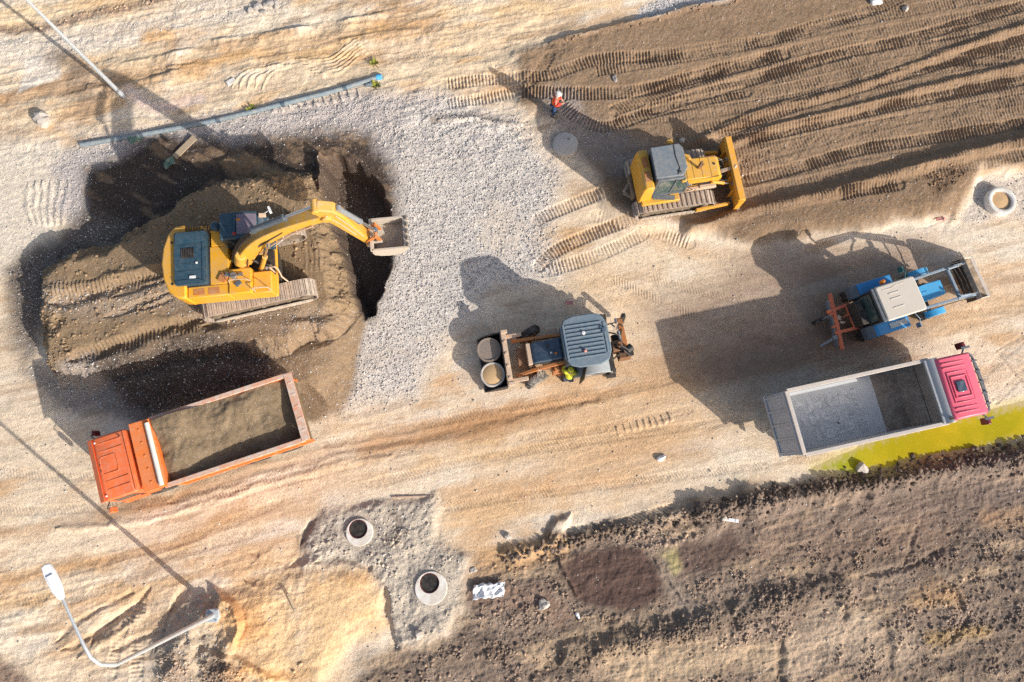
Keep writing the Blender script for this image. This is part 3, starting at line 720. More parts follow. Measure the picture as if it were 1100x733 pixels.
    def mesh(s, name, mat):
        me = bpy.data.meshes.new(name); me.from_pydata(s.v, [], s.f)
        b = bmesh.new(); b.from_mesh(me); bmesh.ops.recalc_face_normals(b, faces=b.faces); b.to_mesh(me); b.free()
        me.polygons.foreach_set('use_smooth', [True]*len(me.polygons)); me.set_sharp_from_angle(angle=R(38))
        me.materials.append(MT_[mat] if isinstance(mat, str) else mat); return me
    def build(s, name, mat, parent=None, bev=0.0, loc=None, rot=None, label=None):
        o = bpy.data.objects.new(name, s.mesh(name, mat)); COL.objects.link(o)
        if parent is not None: o.parent = parent
        if loc is not None: o.location = loc
        if rot is not None: o.rotation_euler = rot
        if bev:
            md = o.modifiers.new('edge', 'BEVEL'); md.width = bev; md.segments = 2; md.limit_method = 'ANGLE'; md.angle_limit = R(35)
        if label: o['label'] = label
        return o

def tag(o, label, cat, group=None, kind=None):
    o['label'] = label; o['category'] = cat
    if group: o['group'] = group
    if kind: o['kind'] = kind
    return o

def thing(name, label, cat, x, y, rz=0.0, z=None, group=None):
    o = bpy.data.objects.new(name, None); COL.objects.link(o); o.empty_display_size = 0.3
    o.location = (x, y, hz(x, y) if z is None else z); o.rotation_euler = (0, 0, rz)
    return tag(o, label, cat, group)

def rrect(x0, x1, y0, y1, r, n=5):
    out = []
    for cx, cy, a0 in ((x1-r, y1-r, 0), (x0+r, y1-r, 90), (x0+r, y0+r, 180), (x1-r, y0+r, 270)):
        out += [(cx+r*math.cos(R(a0+90*i/n)), cy+r*math.sin(R(a0+90*i/n))) for i in range(n+1)]
    return out

_shared = {}
def wheel(parent, x, y, z, r, wd, steer=0.0, mat='rubber', rim='chassis', lugs=22, ag=False, dual=False):
    key = (r, wd, mat, rim, ag)
    if key not in _shared:
        t = MB(); h = wd/2
        t.lathe([(r*0.56, -h*0.8), (r*0.80, -h), (r*0.94, -h*0.95), (r*0.97, -h*0.6), (r*0.97, h*0.6), (r*0.94, h*0.95), (r*0.80, h), (r*0.56, h*0.8)], axis='y', n=40, closed=True)
        for k in range(lugs):
            a = 2*math.pi*k/lugs
            for sgn in (-1, 1):
                aa = a + (0 if sgn < 0 else math.pi/lugs)
                t.box((r*0.975*math.cos(aa), sgn*h*0.48, r*0.975*math.sin(aa)), (r*0.06, h*0.95, r*0.09), ry=-aa, rx=0, rz=(sgn*0.55 if ag else 0))
        rm = MB(); rm.lathe([(0.0, h*0.35), (r*0.16, h*0.42), (r*0.2, h*0.3), (r*0.42, h*0.2), (r*0.5, h*0.75), (r*0.57, h*0.78), (r*0.57, -h*0.78), (r*0.5, -h*0.75), (r*0.42, 0), (0, 0)], axis='y', n=28)
        for k in range(8):
            a = 2*math.pi*k/8; rm.rod((r*0.3*math.cos(a), h*0.2, r*0.3*math.sin(a)), (r*0.3*math.cos(a), h*0.33, r*0.3*math.sin(a)), r*0.035, n=6)
        _shared[key] = (t.mesh('tyre', mat), rm.mesh('rim', rim))
    tm, rmm = _shared[key]
    o = bpy.data.objects.new('wheel', tm); COL.objects.link(o); o.parent = parent; o.location = (x, y, z); o.rotation_euler = (0, 0, steer + (math.pi if y < 0 else 0))
    q = bpy.data.objects.new('rim', rmm); COL.objects.link(q); q.parent = o
    return o

def track(parent, y, x0, x1, zt, wd, pitch=0.2, shoe='track_steel', grouser=0.05, side='track_edge'):
    """one crawler: chain of shoes round a frame with rollers"""
    r = zt/2-0.03; L = x1-x0-2*r; per = 2*L+2*math.pi*r; n = int(per/pitch); m = MB(); gap = 0.018
    for k in range(n):
        s = per*k/n
        if s < L: x, z, a = x0+r+s, 2*r, 0
        elif s < L+math.pi*r: t = (s-L)/r; x, z, a = x1-r+r*math.sin(t), r+r*math.cos(t), t
        elif s < 2*L+math.pi*r: x, z, a = x1-r-(s-L-math.pi*r), 0, math.pi
        else: t = (s-2*L-math.pi*r)/r; x, z, a = x0+r-r*math.sin(t), r-r*math.cos(t), math.pi+t
        z += 0.03
        m.box((x, y, z), (per/n-gap, wd, 0.035), ry=a)
        nx_, nz_ = math.sin(a), math.cos(a); tx, tz = math.cos(a), -math.sin(a)
        if grouser: m.box((x+nx_*0.03+tx*per/n*0.32, y, z+nz_*0.03+tz*per/n*0.32), (0.03, wd*0.99, grouser), ry=a)
    t = m.build('track', shoe, parent)
    f = MB(); ri = r-0.09
    pts = [(x0+r-ri*math.sin(q), r+0.03-ri*math.cos(q)) for q in [math.pi*i/8 for i in range(9)]]+[(x1-r+ri*math.sin(q), r+0.03+ri*math.cos(q)) for q in [math.pi*i/8 for i in range(9)]]
    f.prism(pts, y-wd*0.32, y+wd*0.32)
    sg = 1 if y > 0 else -1
    for k in range(7): f.rod((x0+r+L*(k+0.5)/7, y-wd*0.36, 0.16), (x0+r+L*(k+0.5)/7, y+wd*0.36, 0.16), 0.1, n=12)
    f.build('track_frame', 'track_frame', t)
    for xe in (x0+r, x1-r):
        sp = MB(); sp.lathe([(0.0, -0.12), (ri*0.92, -0.12), (ri*0.92, 0.12), (0, 0.12)], (xe, y, r+0.03), 'y', 18); sp.rod((xe, y+sg*wd*0.18, r+0.03), (xe, y+sg*wd*0.44, r+0.03), ri*0.5, n=18); sp.build('sprocket' if xe < 0 else 'idler', 'track_frame', t)
    ys_ = y+sg*(wd/2-0.015)
    q = MB(); q.prism([(x0+r*0.9, 0.06), (x1-r*0.9, 0.06), (x1-r*0.55, 0.16), (x1-r*0.9, 0.26), (x0+r*0.9, 0.26), (x0+r*0.55, 0.16)], min(ys_, ys_+sg*0.05), max(ys_, ys_+sg*0.05))
    for k in range(14): q.box((x0+r+(L*(k+0.5)/14), ys_+sg*0.05, 0.16+0.03*math.sin(k*2.1)), (L/19, 0.035, 0.16))
    q.build('lit_edge_plate', side, t)  # dusty plate added for the sunlit edge of the lower track pads
    return t

def cyl(parent, name, a, b, r, split=0.55, mat='cylinder_grey', rodmat='chrome'):
    a, b = Vector(a), Vector(b); c = a.lerp(b, split)
    m = MB(); m.rod(a, c, r, n=14); m.rod(c-(c-a)*0.03, c+(b-c).normalized()*0.05, r*1.15, n=14); m.rod(a+Vector((0, -r*0.9, 0)), a+Vector((0, r*0.9, 0)), r*1.1, n=10)
    o = m.build(name, mat, parent)
    q = MB(); q.rod(c, b, r*0.55, n=12); q.rod(b+Vector((0, -r, 0)), b+Vector((0, r, 0)), r*0.95, n=10); q.build('piston_rod', rodmat, o)
    return o
# ================================================================== EXCAVATOR
exc_c = (-9.83, 7.90); EXZ = MH - 0.02
pad(exc_c[0], exc_c[1], 2.2, EXZ, 0.6)
def make_excavator():
    o = thing('excavator', 'yellow crawler excavator with dark blue engine hood standing on the brown soil bench', 'excavator', exc_c[0], exc_c[1], R(6), EXZ)
    u = bpy.data.objects.new('undercarriage', MB().span(-1.1, 1.1, -0.85, 0.85, 0.45, 0.85).lathe([(0.62, 0.85), (0.62, 1.08), (0.0, 1.08)], n=28).bar((-1.0, 0, 0.6), (1.0, 0, 0.6), 2.0, 0.25).mesh('undercarriage', 'chassis'))
    COL.objects.link(u); u.parent = o; u.rotation_euler = (0, 0, R(7.5))
    for y in (1.28, -1.30):
        t = track(u, y, -2.2, 2.25, 0.95, 0.70, 0.19, grouser=0.03)
        if y < 0:
            pass
    # deck
    MB().prism(rrect(-2.2, 1.15, -1.38, 1.42, 0.1), 1.1, 1.3, 'xy').build('deck', 'excavator_yellow', o, 0.02)
    cw = [(-2.15, -1.40), (-1.95, -1.42), (-2.35, -1.36), (-2.66, -1.05), (-2.84, -0.55), (-2.9, 0.0), (-2.84, 0.6), (-2.68, 1.1), (-2.4, 1.42), (-2.0, 1.48), (-1.98, 1.48), (-1.98, -1.42)]
    cw = [(-1.98, -1.42), (-2.3, -1.38), (-2.62, -1.12), (-2.82, -0.62), (-2.9, 0.0), (-2.83, 0.62), (-2.66, 1.12), (-2.38, 1.44), (-1.98, 1.50)]
    c = MB().prism(cw, 1.12, 2.16, 'xy').build('counterweight', 'excavator_yellow', o, 0.07)
    MB().span(-2.02, -1.1, -0.98, 1.18, 1.3, 2.08).build('engine_bay', 'black_steel', o)
    # hood with louvre and humps
    h = MB().prism(rrect(-2.34, -1.16, -0.93, 1.14, 0.09), 2.06, 2.30, 'xy')
    h.prism(rrect(-2.28, -1.22, 0.72, 1.06, 0.06), 2.28, 2.37, 'xy').span(-2.28, -1.2, -0.42, -0.40, 2.3, 2.315).span(-1.3, -1.2, -0.8, 0.9, 2.3, 2.33)
    hd = h.build('engine_hood', 'hood_blue', o, 0.035)
    v = MB()
    v.span(-2.08, -1.60, 0.10, 0.50, 2.30, 2.312)
    for k in range(8): v.box((-2.06+0.062*k+0.02, 0.3, 2.325), (0.03, 0.36, 0.02), ry=0.4)
    v.build('louvre', 'black_steel', hd)
    MB().box((-1.66, -0.66, 2.33), (0.22, 0.1, 0.05)).build('latch', 'lens_white', hd, 0.01); MB().box((-1.5, -0.12, 2.33), (0.07, 0.07, 0.05)).build('knob', 'lens_white', hd, 0.01)
    for y in (-0.86, 1.07):
        rl = MB(); rl.tube([(-2.26, y, 2.3), (-2.22, y, 2.40), (-1.28, y, 2.40), (-1.24, y, 2.3)], 0.014, 6); rl.build('grab_rail', 'hood_blue', hd)
    sm = MB()
    for y in (-0.1, 0.62): sm.span(-2.3, -1.2, y-0.006, y+0.006, 2.299, 2.304)
    for k in range(5): sm.box((-1.19, -0.75+0.4*k, 2.30), (0.05, 0.10, 0.03))
    sm.build('hinge_strip', 'black_steel', hd)
    for x_ in (-1.75, -1.2): MB().span(x_, x_+0.42, -1.3, -1.06, 2.061, 2.068).build('grip_tread', 'old_orange', o)
    for a_ in (-45, 45): MB().rod((-2.62+0.5*(1-math.cos(R(a_))), 1.15*math.sin(R(a_)), 2.15), (-2.62+0.5*(1-math.cos(R(a_))), 1.15*math.sin(R(a_)), 2.18), 0.05, n=8).build('lifting_lug', 'black_steel', c)
    g = MB()
    for k in range(13): g.box((-2.25+0.1*k, 1.30, 2.12), (0.03, 0.22, 0.02))
    g.span(-2.3, -0.98, 1.18, 1.2, 2.1, 2.13).span(-2.3, -0.98, 1.40, 1.42, 2.1, 2.13)
    g.build('walkway_grating', 'black_steel', o)
    MB().span(-2.0, -0.42, 1.12, 1.46, 1.3, 2.06).span(-1.05, -0.42, 0.55, 1.46, 1.3, 2.10).build('side_cover', 'excavator_yellow', o, 0.03)
    MB().span(-1.12, -0.42, -0.95, 0.55, 1.3, 2.06).build('centre_cover', 'excavator_yellow', o, 0.03)
    MB().rod((-0.75, 1.22, 2.08), (-0.75, 1.22, 2.30), 0.11).ball((-0.75, 1.22, 2.40), (0.2, 0.2, 0.16)).build('air_cleaner', 'hood_blue', o)
    # right-hand side: tank and tool box
    sb = MB().span(-1.96, -0.42, -1.40, -0.95, 1.3, 2.06).span(-0.42, 0.42, -1.40, -0.42, 1.3, 2.12).span(0.425, 1.12, -1.40, -0.55, 1.3, 1.92)
    sb = sb.build('side_tank', 'excavator_yellow', o, 0.04)
    MB().box((-0.62, -0.72, 2.10), (0.30, 0.34, 0.08), rz=-0.5).build('step_plate', 'old_orange', sb, 0.01)
    MB().box((-0.05, -1.02, 2.16), (0.24, 0.17, 0.07), rz=0.7).build('filler_cap', 'cylinder_blue', sb, 0.01)
    MB().rod((-0.2, -0.72, 2.1), (-0.2, -0.72, 2.25), 0.13).box((-0.38, -0.66, 2.14), (0.3, 0.16, 0.07), rz=-0.3).box((0.05, -0.68, 2.16), (0.2, 0.12, 0.06)).build('muffler', 'worn_steel', sb, 0.01)
    hr = MB().tube([(0.5, -1.32, 1.92), (0.5, -1.32, 2.3), (0.56, -1.32, 2.36), (1.0, -1.32, 2.36), (1.08, -1.32, 2.28), (1.08, -1.32, 1.92)], 0.022, 8)
    hr.tube([(-0.4, -0.95, 2.1), (-0.3, -0.95, 2.42), (0.32, -0.95, 2.42), (0.4, -0.95, 2.1)], 0.018, 8)
    hr.tube([(1.12, -0.5, 1.5), (1.12, -0.5, 2.1), (1.3, -0.5, 2.16), (1.36, -0.5, 1.9), (1.30, -0.62, 1.2), (1.45, -0.75, 0.95)], 0.03, 8)
    hr.build('handrail', 'arm_cream', o)
    # swing motor and hoses between cab and tank
    e = MB()
    e.span(-0.42, 1.1, -0.55, 0.42, 1.3, 1.42).box((-0.2, 0.28, 1.6), (0.3, 0.2, 0.35)).rod((-0.15, -0.25, 1.4), (-0.15, -0.25, 1.85), 0.14).box((0.1, 0.36, 1.62), (0.2, 0.12, 0.3)).box((-0.25, 0.0, 1.58), (0.2, 0.16, 0.25))
    e.build('swing_motor', 'black_steel', o, 0.01)
    e = MB()
    for k in range(7):
        y = -0.32+0.1*k
        e.tube([(-0.36, y*0.8, 1.65), (-0.1, y*0.9, 1.95+0.03*k), (0.2, y, 1.85), (0.35, y*0.9, 2.2), (0.6, y*0.7+0.1, 2.9)], 0.022, 7)
    for k in range(3): e.tube([(1.05, -0.35+0.08*k, 1.5), (1.0, -0.3, 1.8), (0.8, -0.34+0.05*k, 2.1), (0.6, -0.26, 2.4)], 0.03, 7)
    e.build('hydraulic_hoses', 'black_steel', o)
    MB().box((0.80, -0.45, 1.62), (0.35, 0.14, 0.28), ry=0.4).rod((0.6, -0.4, 1.55), (0.95, -0.42, 1.85), 0.07).box((1.0, -0.36, 1.7), (0.2, 0.2, 0.12)).build('valve_block', 'worn_steel', o, 0.01)
    # cab
    cb = MB().prism([(-0.42, 1.3), (-0.42, 2.86), (-0.36, 2.94), (0.55, 2.94), (0.95, 2.85), (1.18, 2.2), (1.18, 1.3)], 0.46, 1.50)
    cab = cb.build('cab', 'hood_blue', o, 0.05)
    MB().prism(rrect(-0.36, 0.18, 0.54, 1.42, 0.05), 2.94, 2.985, 'xy').span(0.13, 0.20, 0.5, 1.46, 2.95, 3.0).span(-0.3, 0.1, 0.97, 0.99, 2.985, 3.0).build('roof_hatch', 'hood_blue', cab, 0.012)
    MB().prism([(0.24, 2.952), (0.56, 2.952), (0.94, 2.866), (0.94, 2.88), (0.56, 2.966), (0.24, 2.966)], 0.60, 1.38).build('roof_window', 'glass_mauve', cab)
    MB().prism([(0.985, 2.80), (1.192, 2.2), (1.192, 1.6), (1.20, 1.6), (1.202, 2.21), (0.995, 2.81)], 0.54, 1.42).build('windscreen', 'glass_sky', cab)
    for y in (0.452, 1.508): MB().prism([(-0.3, 2.0), (-0.3, 2.75), (0.5, 2.78), (0.88, 2.7), (1.06, 2.1), (1.06, 1.7), (0.3, 1.7)], y-0.006, y+0.006).build('window', 'glass_dark', cab)
    MB().rod((0.16, 0.62, 2.95), (0.16, 0.62, 3.03), 0.06).build('antenna_base', 'tail_red', cab)
    MB().box((0.32, 1.16, 2.98), (0.14, 0.07, 0.02)).build('roof_sticker', 'beacon_orange', cab)
    MB().tube([(1.0, 1.46, 2.5), (1.35, 1.5, 2.72), (1.42, 1.5, 2.76)], 0.018, 7).box((1.42, 1.52, 2.76), (0.08, 0.24, 0.17), rz=0.3).tube([(1.1, 0.5, 1.5), (1.6, 0.6, 1.9), (1.7, 1.1, 1.95), (1.3, 1.45, 2.1)], 0.016, 7).build('mirror', 'lens_white', o, 0.01)
    MB().box((1.16, 1.3, 2.84), (0.26, 0.14, 0.12), ry=0.3).build('work_light', 'arm_cream', o, 0.02)
    MB().ball((1.38, 1.0, 1.95), (0.13, 0.13, 0.1)).build('washer_bottle', 'teal', o)
    # boom
    yb = -0.03
    F = Vector((0.08, 0, 1.9)); T = Vector((4.18, 0, 5.75))
    def curve2(P, n=8):
        return [tuple(p) for p in smooth_line(P, n)]
    topl = curve2([(-0.16, 2.0), (0.48, 3.2), (1.36, 4.30), (2.62, 5.20), (4.12, 5.88)])
    botl = curve2([(0.34, 1.78), (0.98, 2.88), (1.76, 3.86), (2.90, 4.82), (4.26, 5.56)])
    bm = MB(); prof = topl+botl[::-1]
    n = len(topl); vs = []
    for y in (yb-0.20, yb+0.20): vs += [(p[0], y, p[1]) for p in topl]+[(p[0], y, p[1]) for p in botl]
    fs = []; K = 2*n
    for i in range(n-1):
        fs += [(i, i+1, n+i+1, n+i), (K+i, K+n+i, K+n+i+1, K+i+1), (i, K+i, K+i+1, i+1), (n+i, n+i+1, K+n+i+1, K+n+i)]
    fs += [(0, n, K+n, K), (n-1, K+n-1, K+2*n-1, 2*n-1)]
    bm.add(vs, fs); bm.rod((F.x, yb-0.42, F.z), (F.x, yb+0.42, F.z), 0.2, n=18); bm.rod((T.x, yb-0.3, T.z), (T.x, yb+0.3, T.z), 0.17, n=18)
    bm.rod((-0.02, yb-0.16, 2.1), (0.34, yb-0.16, 2.9), 0.18, 0.2, n=16)
    boom = bm.build('boom', 'boom_yellow', o, 0.035)
    st = MB()
    for y in (yb-0.205, yb+0.205): st.prism([(1.2, 3.6), (2.4, 4.75), (2.5, 4.92), (1.35, 3.9)], y-0.003, y+0.003)
    st.build('side_stripe', 'black_steel', boom)
    hs = MB()
    for k, y in enumerate((-0.1, 0.0, 0.1)):
        hs.tube([(-0.22, yb+y*1.4, 2.2), (0.30, yb+y, 3.2), (0.72, yb+y, 3.85), (1.3, yb+y, 4.5)], 0.035, 7)
    hs.build('hose_bundle', 'black_steel', boom)
    MB().tube([(1.1, yb-0.27, 3.1), (1.9, yb-0.26, 4.0), (2.8, yb-0.26, 4.8), (3.6, yb-0.26, 5.3)], 0.025, 7).build('grease_line', 'arm_cream', boom)
    for y in (yb+0.36, yb-0.36): cyl(o, 'boom_cylinder', (0.62, y, 1.55), (1.75, y, 4.15), 0.085, 0.55, 'boom_yellow')
    cyl(o, 'stick_cylinder', (1.45, yb+0.02, 4.78), (3.94, yb+0.02, 6.32), 0.115, 0.52, 'cylinder_blue')
    # stick
    B = Vector((5.06, 0, 2.86))
    sk = MB().prism([(3.82, 6.34), (4.05, 6.42), (4.5, 6.18), (4.72, 5.6), (5.2, 2.92), (5.12, 2.74), (4.98, 2.78), (4.12, 5.45), (3.95, 5.8)], yb-0.19, yb+0.19)
    sk.rod((B.x, yb-0.26, B.z), (B.x, yb+0.26, B.z), 0.13, n=14); sk.rod((3.94, yb-0.24, 6.32), (3.94, yb+0.24, 6.32), 0.12, n=14)
    stick = sk.build('stick', 'boom_yellow', o, 0.035)
    MB().tube([(4.5, yb-0.21, 5.9), (4.75, yb-0.21, 5.0), (5.0, yb-0.21, 3.8)], 0.02, 6).tube([(4.2, yb-0.22, 6.0), (4.5, yb-0.22, 5.2), (4.8, yb-0.21, 4.0)], 0.02, 6).build('grease_line', 'arm_cream', stick)
    cyl(o, 'bucket_cylinder', (4.62, yb, 5.98), (5.42, yb, 3.72), 0.095, 0.55)
    lk = MB()
    for y in (yb-0.22, yb+0.22): lk.bar((5.42, y, 3.72), (5.06, y, 3.22), 0.05, 0.16).bar((5.42, y, 3.72), (5.52, y, 3.18), 0.05, 0.16)
    lk.rod((5.42, yb-0.28, 3.72), (5.42, yb+0.28, 3.72), 0.06); lk.rod((5.06, yb-0.28, 3.22), (5.06, yb+0.28, 3.22), 0.05)
    lk.build('linkage', 'old_orange', o, 0.01)
    # bucket curled up: mouth to the sky
    prof = [(5.22, 3.24), (5.16, 3.0), (5.22, 2.78), (5.42, 2.64), (5.72, 2.58), (6.06, 2.62), (6.30, 2.78), (6.44, 3.04), (6.50, 3.24)]
    inn = [(p[0]+(5.8-p[0])*0.05, p[1]+(3.3-p[1])*0.06) for p in prof]
    hw = 0.61; bk = MB(); n = len(prof)
    vs = [(p[0], yb-hw, p[1]) for p in prof]+[(p[0], yb+hw, p[1]) for p in prof]+[(p[0], yb-hw+0.05, p[1]) for p in inn]+[(p[0], yb+hw-0.05, p[1]) for p in inn]
    fs = []
    for i in range(n-1): fs += [(i, i+1, n+i+1, n+i), (2*n+i, 3*n+i, 3*n+i+1, 2*n+i+1)]
    fs += [tuple(range(n)), tuple(range(n, 2*n))[::-1], tuple(range(2*n, 3*n))[::-1], tuple(range(3*n, 4*n))]
    bk.add(vs, fs)
    for y in (yb-hw+0.025, yb+hw-0.025): bk.span(5.2, 6.46, y-0.04, y+0.04, 3.2, 3.32)
    bk.span(5.14, 5.26, yb-hw, yb+hw, 3.18, 3.32); bk.span(6.36, 6.54, yb-hw-0.03, yb+hw+0.03, 3.2, 3.30)
    for y in (yb-0.24, yb+0.24): bk.prism([(5.28, 3.24), (5.6, 3.3), (5.58, 3.12), (5.2, 2.6), (4.95, 2.78), (5.0, 2.98)], y-0.025, y+0.025)
    bu = bk.build('bucket', 'bucket_steel', o, 0.008)
    cdm = MB(); gx_, gy_ = np.meshgrid(np.linspace(5.3, 6.32, 18), np.linspace(yb-hw+0.06, yb+hw-0.06, 18)); zz_ = 2.78+0.10*fbm(gx_*4, gy_*4, 3, 71)+0.5*((gx_-5.8)/0.7)**2*0.4
    cdm.add([(gx_[a_, b_], gy_[a_, b_], zz_[a_, b_]) for a_ in range(18) for b_ in range(18)], [(a_*18+b_, a_*18+b_+1, a_*18+b_+19, a_*18+b_+18) for a_ in range(17) for b_ in range(17)]); cdm.build('caked_dirt', 'residue_soil', bu)
    tt = MB()
    for k in range(5): y = yb-0.52+0.26*k; tt.prism([(6.38, 3.18), (6.54, 3.2), (6.58, 3.46), (6.52, 3.48)], y-0.06, y+0.06)
    tt.build('tooth', 'worn_steel', bu, 0.01)
    return o
excavator = make_excavator()

# ================================================================== DUMP TRUCKS
def truck_frame(o, rear, front, orange):
    m = MB()
    for y in (-0.42, 0.42): m.span(rear+0.25, front-0.3, y-0.05, y+0.05, 0.78, 1.04)
    for k in range(6): m.span(rear+0.5+1.15*k, rear+0.62+1.15*k, -0.4, 0.4, 0.82, 1.0)
    m.span(-3.45+0, -3.35, -0.9, 0.9, 0.45, 0.65)
    m.rod((-2.55, -0.9, 0.52), (-2.55, 0.9, 0.52), 0.09).rod((-1.2, -0.9, 0.52), (-1.2, 0.9, 0.52), 0.09).rod((2.6, -0.9, 0.52), (2.6, 0.9, 0.52), 0.08)
    m.span(0.6, 1.5, 0.62, 1.14, 0.55, 0.98); m.rod((0.35, -0.86, 0.78), (1.5, -0.86, 0.78), 0.28, n=18)
    m.build('chassis', 'chassis', o, 0.01)
    for x in (-2.55, -1.2):
        for y in (0.98, -0.98): wheel(o, x, y, 0.52, 0.52, 0.56)
    for y in (1.02, -1.02): wheel(o, 2.6, y, 0.52, 0.52, 0.32)

def make_silver():
    hd = R(12.2); g = np.array([11.29, 1.77]); u = np.array([math.cos(hd), math.sin(hd)]); p = g+u*3.72
    for d in (-3, -1.5, 0, 1.5, 3): pad(p[0]+u[0]*d, p[1]+u[1]*d, 1.0, 0.0, 0.5)
    o = thing('dump_truck', 'dump truck with crimson cab and empty grey steel body beside the yellow puddle', 'dump truck', p[0], p[1], hd, 0.0)
    truck_frame(o, -3.7, 3.9, False)
    b = MB(); x0, x1, hw, zt = -3.70, 1.92, 1.23, 2.72
    b.span(x0+0.1, x1, -hw+0.03, hw-0.03, 1.16, 1.24)
    for sg in (-1, 1):
        y = sg*hw
        b.span(x0, x1, min(y, y-sg*0.06), max(y, y-sg*0.06), 1.1, zt-0.08)
        for k in range(8): b.span(x0+0.35+0.72*k, x0+0.45+0.72*k, min(y, y+sg*0.05), max(y, y+sg*0.05), 1.1, zt-0.09)
        b.span(x0, x1, min(y, y+sg*0.05), max(y, y+sg*0.05), 1.1, 1.25)
    bed = b.build('dump_body', 'bed_steel', o, 0.012)
    r = MB()
    for sg in (-1, 1): r.span(x0-0.02, x1+0.1, sg*hw-0.075+sg*0.01, sg*hw+0.075+sg*0.01, zt-0.08, zt)
    r.build('top_rail', 'rail_pale', bed, 0.015)
    f = MB().span(x0+0.12, x1-1.5, -hw+0.07, hw-0.07, 1.242, 1.252)
    f.build('floor_liner', 'bed_floor', bed); f = MB()
    for k in range(7):                      # caked patches left from the last load
        for j in range(3):
            if random.random() < 0.12: continue
            f.box((x0+0.50+0.46*k+random.uniform(-0.05, 0.05), -0.72+0.64*j+random.uniform(-0.06, 0.06), 1.256), (random.uniform(0.2, 0.4), random.uniform(0.3, 0.56), 0.012+0.012*random.random()), rz=random.uniform(-0.12, 0.12))
            for _ in range(3): f.box((x0+0.3+0.46*k+random.uniform(0, 0.4), -0.72+0.64*j+random.uniform(-0.3, 0.3), 1.256), (random.uniform(0.04, 0.3), random.uniform(0.03, 0.12), 0.012), rz=random.uniform(-1.2, 1.2))
    f.build('dried_residue', 'residue', bed)
    MB().span(x1-1.5, x1-0.02, -hw+0.07, hw-0.07, 1.243, 1.265).prism([(x1-0.5, 1.25), (x1-0.05, 1.9), (x1-0.03, 1.25)], -hw+0.07, hw-0.07).build('caked_dirt', 'bed_front', bed)
    # front wall and rolled headboard
    h = MB().span(x1-0.02, x1+0.06, -hw, hw, 1.1, 2.80)
    h.build('front_wall', 'bed_front', bed)
    prof = [(x1-0.10+0.5*i/10, 2.70+0.20*math.sin(math.pi*(0.05+0.80*i/10))) for i in range(11)]
    cgd = MB().prism(prof+[(p_[0]+0.0, p_[1]-0.05) for p_ in prof[::-1]], -hw-0.03, hw+0.03).span(x1-0.14, x1-0.06, -hw, hw, 2.69, 2.80).build('headboard', 'headboard_steel', bed, 0.01)
    MB().rod((x1+0.28, -1.0, 2.92), (x1+0.28, -0.82, 2.92), 0.04).box((x1+0.12, -1.1, 2.92), (0.14, 0.1, 0.05)).box((x1+0.34, -1.12, 2.9), (0.06, 0.16, 0.08)).build('hinge_fitting', 'black_steel', cgd)
    # tailgate, with pressed ribs
    t = MB().prism([(x0-0.03, 2.66), (x0-0.10, 2.66), (x0-0.30, 1.12), (x0-0.23, 1.12)], -hw+0.02, hw-0.02)
    for k in range(5):
        y = -hw+0.13+0.55*k
        t.prism([(x0-0.10, 2.62), (x0-0.16, 2.60), (x0-0.35, 1.18), (x0-0.29, 1.16)], y-0.035, y+0.035)
    t.prism([(x0-0.1, 2.66), (x0-0.16, 2.64), (x0-0.18, 2.54), (x0-0.11, 2.54)], -hw, hw).prism([(x0-0.28, 1.24), (x0-0.34, 1.24), (x0-0.36, 1.12), (x0-0.29, 1.12)], -hw, hw)
    for sg in (-1, 1): t.prism([(x0+0.02, 2.64), (x0+0.02, 1.14), (x0-0.25, 1.14), (x0-0.06, 2.64)], sg*(hw-0.05)-0.02, sg*(hw-0.05)+0.02)
    t.span(x0-0.05, x0+0.06, -hw+0.1, hw-0.1, 2.5, 2.68)
    tg = t.build('tailgate', 'gate_grey', o, 0.01)
    MB().span(x0-0.12, x0+0.02, -hw, hw, 2.66, 2.74).build('gate_rail', 'rail_pale', tg, 0.015)
    for y in (-0.95, 0.95): MB().box((-3.75, y, 0.85), (0.08, 0.36, 0.14)).build('tail_light', 'tail_red', o, 0.01)
    # cab
    c0, c1 = 2.06, 3.62
    cb = MB().prism([(c0, 0.95), (c0, 2.80), (c0+0.12, 2.98), (c1-0.26, 3.02), (c1-0.10, 2.92), (c1+0.04, 1.95), (c1+0.06, 0.55), (c0+0.9, 0.55), (c0+0.8, 0.95)], -1.2, 1.2)
    cab = cb.build('cab', 'truck_pink', o, 0.07)
    rf = MB()
    def ring(a, b, wdt, z0, z1): rf.span(a[0], a[1], b[0], b[0]+wdt, z0, z1).span(a[0], a[1], b[1]-wdt, b[1], z0, z1).span(a[0], a[0]+wdt, b[0]+wdt, b[1]-wdt, z0, z1).span(a[1]-wdt, a[1], b[0]+wdt, b[1]-wdt, z0, z1)
    ring((c0+0.36, c0+1.02), (-0.42, 0.42), 0.05, 3.0, 3.035); ring((c0+0.27, c0+1.10), (-0.6, 0.6), 0.04, 2.995, 3.02)
    for y in (-0.78, -0.95, 0.78, 0.95): rf.span(c0+0.2, c0+1.1, y-0.03, y+0.03, 2.99, 3.02)
    rf.build('roof_pressing', 'truck_pink', cab, 0.012)
    MB().span(c0+0.50, c0+0.86, -0.21, 0.21, 3.01, 3.05).build('roof_hatch', 'glass_sky', cab, 0.015)
    MB().prism([(c1-0.088, 2.84), (c1+0.042, 1.96), (c1+0.06, 1.96), (c1-0.07, 2.85)], -1.08, 1.08).build('windscreen', 'glass_dark', cab)
    for y in (-1.205, 1.205): 
        MB().prism([(c0+0.55, 1.9), (c0+0.55, 2.7), (c1-0.36, 2.72), (c1-0.16, 1.9)], y-0.006, y+0.006).build('window', 'glass_dark', cab)
        MB().box((c0+0.62, y*1.01, 1.72), (0.2, 0.03, 0.04)).build('door_handle', 'black_steel', cab)
